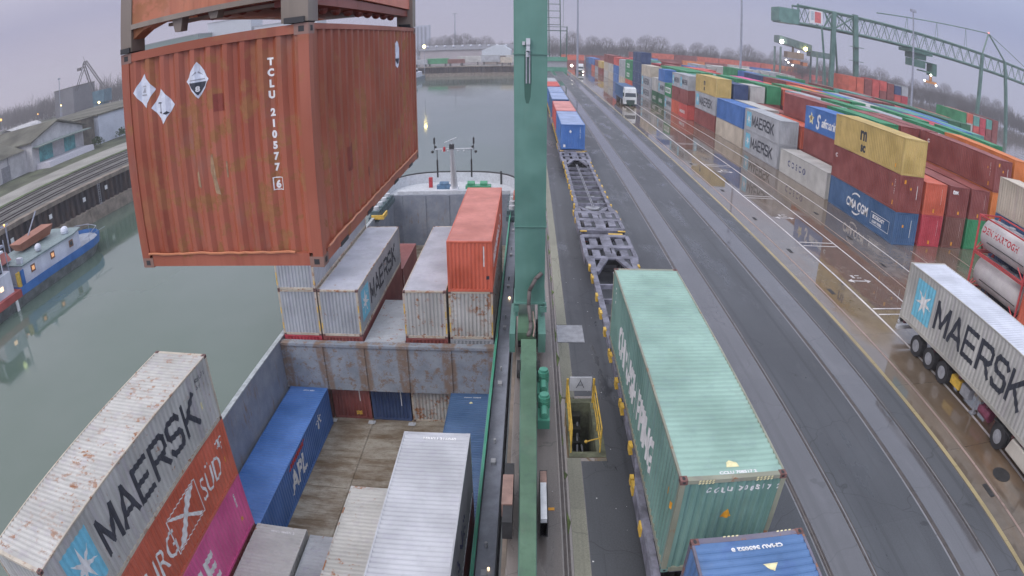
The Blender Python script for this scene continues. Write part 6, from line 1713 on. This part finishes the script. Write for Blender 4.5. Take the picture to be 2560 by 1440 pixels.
for y in (-.8, .8):
    m.bar((-3, y, 6), (-10.5, y, 24), .4, 4); m.bar((-10.5, y, 24), (-9.4, y, 25.5), .45, 4); m.bar((3, y, 10.5), (-9.2, y, 25.5), .4, 4); m.bar((-10.5, y, 23), (-16.5, y, 13), .25, 4)
    for k in range(8): f = k / 8; m.bar((-5 - 5.5 * f, -.8, 6 + 18 * f), (-5 - 5.5 * (f + .12), .8, 6 + 18 * (f + .12)), .08, 4)
m.box(-15, -.5, 21.8, -12.6, .5, 23.2); m.bar((-13.5, 0, 22), (-10, 0, 24.5), .15, 4); m.bar((-9.8, 0, 25.5), (-11, 0, 28), .1, 4); m.bar((-12.4, 0, 22), (-12.6, 0, 10), .05, 4)
m.build('jib', plain('grey_brown_jib', (0.11, 0.10, 0.10), .7), lc)
for (x, y, z, r, mt, lb) in ((-166, 200, 5.9, .45, LAMPY, 'yellow lamp below the blue luffing crane'), (-232, 195, 9.9, .55, LAMPO, 'orange lamp at the left edge of the view'), (-207, 200, 7.4, .3, LAMPO, 'small orange lamp before the left treeline'), (-190, 200, 8.4, .22, LAMPY, 'tiny pale lamp beside the left light post'), (-40.6, 245, 11.0, .65, LAMPY, 'bright starry lamp at the head of the basin')):
    p_ = empty('street_lamp', (x, y, 0), lb, 'street lamp', 'lit lamps around the basin')
    m = MB(); m.bar((0, 0, 0), (0, 0, z), .1, 6); m.build('pole', GP, p_); m = MB(); m.sphere((0, -.3, z), r, 6); m.build('lamp_bulb', mt, p_)
# domed storage tents etc. on left horizon
for k, (x, y, s, lb) in enumerate(((-222, 200, 1.0, 'pale ribbed tent hall near the left edge'), (-300, 300, 1.0, 'long pale shed on the left horizon'))):
    p_ = empty('tent_hall', (x, y, 0), lb, 'tent hall')
    m = MB()
    n = 10
    for j in range(n):
        a, c = math.pi * j / n, math.pi * (j + 1) / n
        m.quad((9 * math.cos(a), -11, 6 * math.sin(a) + 3), (9 * math.cos(c), -11, 6 * math.sin(c) + 3), (9 * math.cos(c), 11, 6 * math.sin(c) + 3), (9 * math.cos(a), 11, 6 * math.sin(a) + 3))
    m.box(-9, -11, 0, 9, 11, 3.0); m.build('shell', OWH, p_); p_.scale = (.7, 1, .5)
# head of basin: long shed with roof vents, hall, parked vehicles, tower block
hs = empty('long_market_hall', (-40, 430, 0), 'long low hall with domed roof vents behind the basin head', 'hall')
m = MB(); m.box(-34, 0, 0, 34, 30, 6.5); m.build('walls', plain('pale_pinkish_wall', (0.36, 0.33, 0.35), .8, var=.12, scale=.1), hs)
m = MB(); m.hexa([(-35, -1, 6.55), (35, -1, 6.55), (35, 15, 9.6), (-35, 15, 9.6), (-35, -1, 6.9), (35, -1, 6.9), (35, 15, 10), (-35, 15, 10)]); m.build('roof', plain('slate_grey_roof', (0.15, 0.155, 0.18), .7), hs)
for k in range(11):
    m = MB(); m.sphere((-30 + k * 6, 7, 9.3), 1.0, 5, .9); m.build('roof_vent', BW, hs)
h2 = empty('gabled_white_hall', (-20.5, 395, 0), 'white gabled hall beside the green crane leg at the basin head', 'hall')
m = MB(); m.box(-9, 0, 3.0, 9, 25, 6.5); m.prism([(-9, 6.5), (9, 6.5), (4, 9.6), (-2, 9.4)], 0, 25)
i0 = len(m.v) - 8
for k in range(8): x, z, y = m.v[i0 + k]; m.v[i0 + k] = (x, y, z)
m.build('walls', plain('pale_blue_white_wall', (0.50, 0.55, 0.60), .7, var=.05), h2)
m = MB(); m.box(-8.6, .4, 0, 8.6, 24, 3.0); m.build('open_base', plain('brown_stored_goods', (0.22, 0.17, 0.13), .8, var=.5, scale=.4), h2)
for k, (x, y, lx, h, c, lb) in enumerate(((-56.5, 330, 7, 2.6, 'l', 'white van'), (-48, 332, 12, 3.0, 'g', 'green container'), (-38, 331, 9, 2.4, 'v', 'brown crate'), (-32.5, 345, 13, 3.4, 'w', 'white trailer'), (-21, 345, 10, 4.0, 'l', 'light blue-grey trailer'), (-12, 331, 6, 3.0, 'k', 'pale van'), (-8, 340, 9, 4.0, 'w', 'white box van'))):
    p_ = empty('parked_trailer' if k != 1 else 'stored_container', (x, y, 0), f"{lb} parked on the quay at the basin head", 'trailer' if k != 1 else 'shipping container', 'vehicles at the basin head')
    m = MB(); m.box(-lx / 2, -1.2, .7, lx / 2, 1.2, .7 + h); m.build('body', pm(c, .05, .3), p_, bevel=.1)
    m = MB()
    for s in (-1, 1):
        for q in (-.35, .35): m.disc((lx * q, s * 1.05, .45), (0, 1, 0), .45, .3, 12)
    m.build('wheels', RUBBER, p_)
tb = empty('tower_block', (-116, 690, 0), 'distant blue-grey tower block above the trees', 'tower block')
m = MB(); m.box(-8, -6, 0, 8, 6, 32); m.build('walls', plain('tower_wall', (0.36, 0.39, 0.48), .8, var=.05), tb)
m = MB()
for x in (-5.2, -1.0, 3.2): m.box(x, -6.1, 2, x + 2.0, -6.0, 30)
m.build('window_strips', plain('tower_window_strip', (0.13, 0.15, 0.21), .5), tb)
for k, (x, y, w_, h, lb) in enumerate(((-199, 400, 34, 41, 'tall pale industrial silo building behind the crane spreader'), (-158, 402, 46, 33.5, 'lower pale industrial building behind the spreader'), (-246, 380, 66, 34, 'dark green factory roof behind the spreader'))):
    p_ = empty('industrial_building', (x, y, 0), lb, 'factory')
    m = MB(); m.box(-w_ / 2, -10, 0, w_ / 2, 10, h); m.build('walls', plain('pale_factory_wall', (0.45, 0.48, 0.52), .7, var=.08) if k < 2 else plain('dark_green_factory', (0.10, 0.17, 0.15), .7), p_)
    m = MB(); m.box(-w_ / 2 - .5, -10.5, h, w_ / 2 + .5, 10.5, h + .6); m.build('roof', GREYM, p_)

# ------------------------------------------------------------------ bare winter trees
BARK = plain('grey_brown_bark', (0.10, 0.09, 0.085), .9)
TWIG = plain('winter_twigs', (0.10, 0.088, 0.088), .95)
def tree_mesh(seed, h=14):
    """trunk, limbs and a dense domed winter crown of fine twigs"""
    rr = random.Random(seed); tr = MB(); tw = MB()
    cz, rx, rz_ = h * .58, h * rr.uniform(.33, .40), h * .40
    tr.bar((0, 0, 0), (0, 0, h * .34), .34, 6, .22); tr.bar((0, 0, h * .34), (.2, .1, h * .8), .2, 5, .05)
    for k in range(16):
        a = rr.uniform(0, 6.28); e_ = rr.uniform(.1, 1.35); z0 = h * rr.uniform(.26, .5)
        q = Vector((math.cos(a) * math.cos(e_) * rx * .85, math.sin(a) * math.cos(e_) * rx * .85, cz + math.sin(e_) * rz_ * .85 - h * .05))
        tr.bar((0, 0, z0), q * .55 + Vector((0, 0, z0)) * .45, .12, 4, .08); tr.bar(q * .55 + Vector((0, 0, z0)) * .45, q, .08, 4, .04)
    for k in range(1700):
        d = Vector((rr.gauss(0, 1), rr.gauss(0, 1), rr.gauss(0, 1))).normalized(); f = rr.uniform(.25, 1) ** .55
        p = Vector((d.x * rx * f, d.y * rx * f, cz + d.z * rz_ * f * (1 if d.z > 0 else .75)))
        out_ = (Vector((p.x, p.y, (p.z - cz * .62))).normalized() + Vector((rr.uniform(-.5, .5), rr.uniform(-.5, .5), rr.uniform(-.1, .5)))).normalized()
        tw.bar(p, p + out_ * rr.uniform(.5, 1.3), .034, 3, .012)
    return tr.mesh('trunk'), tw.mesh('crown')
TM = [tree_mesh(s) for s in (1, 2, 3, 4, 5)]
for a, c in TM: a.materials.append(BARK); c.materials.append(TWIG)
def tree(x, y, s, k, lab, grp):
    t = empty('bare_tree', (x, y, 0), lab, 'tree', grp, rz=k * 1.3)
    t.scale = (s, s, s)
    for me, nm in zip(TM[k % 5], ('trunk', 'crown')):
        o = bpy.data.objects.new(nm, me); col.objects.link(o); o.parent = t
rr = random.Random(9)
def trow(pts, side, grp, y0, sc):
    for i, az in enumerate(pts):
        y = y0 + rr.uniform(-12, 12); s = sc * rr.uniform(.88, 1.12)
        tree(y * az, y, s, rr.randrange(5), f"{'large' if s>sc*1.03 else 'slim' if s<sc*.95 else 'rounded'} bare tree, {ORD[i] if i<20 else 'number '+str(i+1)} from the left {side}", grp)
trow([-.150 + k * .0165 for k in range(6)], 'in the row behind the basin head', 'bare trees behind the basin head', 470, 1.22)
trow([.035 + k * .0285 + (k % 3) * .003 for k in range(15)], 'in the main row beyond the yard', 'bare trees beyond the yard', 395, 1.25)
trow([.46 + k * .042 for k in range(14)], 'in the row behind the yard gantry', 'bare trees behind the gantry', 290, 1.12)
# far woods that read as one mass
def mass(name, f, lab):
    m = MB(); rr = random.Random(77)
    for (x, y, h) in f:
        for k in range(26):
            a = rr.uniform(0, 6.28); p = Vector((x + rr.uniform(-4, 4), y + rr.uniform(-4, 4), rr.uniform(0, h * .3)))
            q = p + Vector((math.cos(a) * rr.uniform(.5, 4), math.sin(a) * rr.uniform(.5, 4), rr.uniform(h * .35, h * .75)))
            m.bar(p, q, .14, 3, .05)
            for _ in range(5):
                c = p.lerp(q, rr.uniform(.4, 1)); m.bar(c, c + Vector((rr.uniform(-2, 2), rr.uniform(-2, 2), rr.uniform(.3, h * .25))), .07, 3, .03)
    tag(m.build(name, TWIG), lab, 'woodland', None, 'stuff')
pts = []
rr = random.Random(15)
for k in range(270):
    az = -.17 + k * .0038 + rr.uniform(-.003, .003)
    if -.005 < az < .03: continue
    y = rr.uniform(440, 520) if az < .4 else rr.uniform(330, 400); pts.append((az * y, y, rr.uniform(8, 12.5)))
for k in range(80):
    az = .84 + k * .008; y = rr.uniform(250, 300); pts.append((az * y, y, rr.uniform(9, 13)))
for k in range(130):
    az = -1.25 + k * .0050; y = rr.uniform(275, 320); pts.append((az * y, y, rr.uniform(10, 17)))
mass('woodland', pts, 'grey brown far woodland behind the bare trees')
for k, (x, y) in enumerate(((-87, 103), (-86.5, 112), (-85.5, 116))):
    t = empty('bush', (x, y, 0), ['dark bush at the corner of the drab store', 'green bush in front of the pale hall', 'second bush in front of the pale hall'][k], 'bush', 'bushes by the sheds')
    m = MB(); rr = random.Random(k + 50)
    for _ in range(260):
        a = rr.uniform(0, 6.28); e_ = rr.uniform(-.2, 1.4); r_ = rr.uniform(.5, 1.7); c = Vector((math.cos(a) * math.cos(e_) * r_, math.sin(a) * math.cos(e_) * r_, .9 + math.sin(e_) * r_ * .8))
        d = Vector((rr.uniform(-1, 1), rr.uniform(-1, 1), rr.uniform(-1, 1))) * .28; e2 = Vector((rr.uniform(-1, 1), rr.uniform(-1, 1), rr.uniform(-1, 1))) * .28
        i = len(m.v); m.v += [tuple(c), tuple(c + d), tuple(c + d + e2), tuple(c + e2)]; m.f.append((i, i + 1, i + 2, i + 3))
    m.build('foliage', plain('dark_bush_leaves', (0.05, 0.08, 0.035), .9, var=.6, scale=4), t)

# ------------------------------------------------------------------ damp air
hb = MB(); hb.box(-900, -62, -11, 900, 900, 62)
hz = newmat('damp_air', (1, 1, 1))[0]
t_ = hz.node_tree; t_.nodes.clear()
ov = t_.nodes.new('ShaderNodeOutputMaterial'); pv = t_.nodes.new('ShaderNodeVolumePrincipled')
pv.inputs['Color'].default_value = (0.92, 0.92, 0.97, 1); pv.inputs['Density'].default_value = 0.0008; pv.inputs['Anisotropy'].default_value = 0.2
t_.links.new(pv.outputs[0], ov.inputs['Volume'])
tag(hb.build('haze', hz), 'thin damp haze over the harbour', 'haze', None, 'stuff')

for o in list(bpy.data.objects):
    if o.type == 'MESH' and o.name.split('.')[0] in ('side_apron', 'wheelset', 'wheels', 'step_plate', 'vent_caps', 'cone_plates', 'deck_fittings', 'signal_bodies', 'paint_patch', 'bent_rail_lip', 'fork_pockets', 'guide_lug', 'leg_seam', 'bogie_wheel', 'pink_cover', 'rail_post', 'landing_gear', 'girder_bracing', 'leg_platform', 'legs', 'masts_and_railing', 'roof_domes', 'wall_seams', 'yellow_post_mark', 'cross_line'):
        explode(o)
NAME1 = {'vent_caps': 'vent_cap', 'cone_plates': 'cone_plate', 'deck_fittings': 'deck_fitting', 'signal_bodies': 'signal_body', 'fork_pockets': 'fork_pocket', 'legs': 'leg', 'roof_domes': 'roof_dome', 'wheels': 'wheel', 'wall_seams': 'wall_seam'}
for o in list(bpy.data.objects):
    b0 = o.name.split('.')[0]
    if b0 in NAME1: o.name = NAME1[b0]
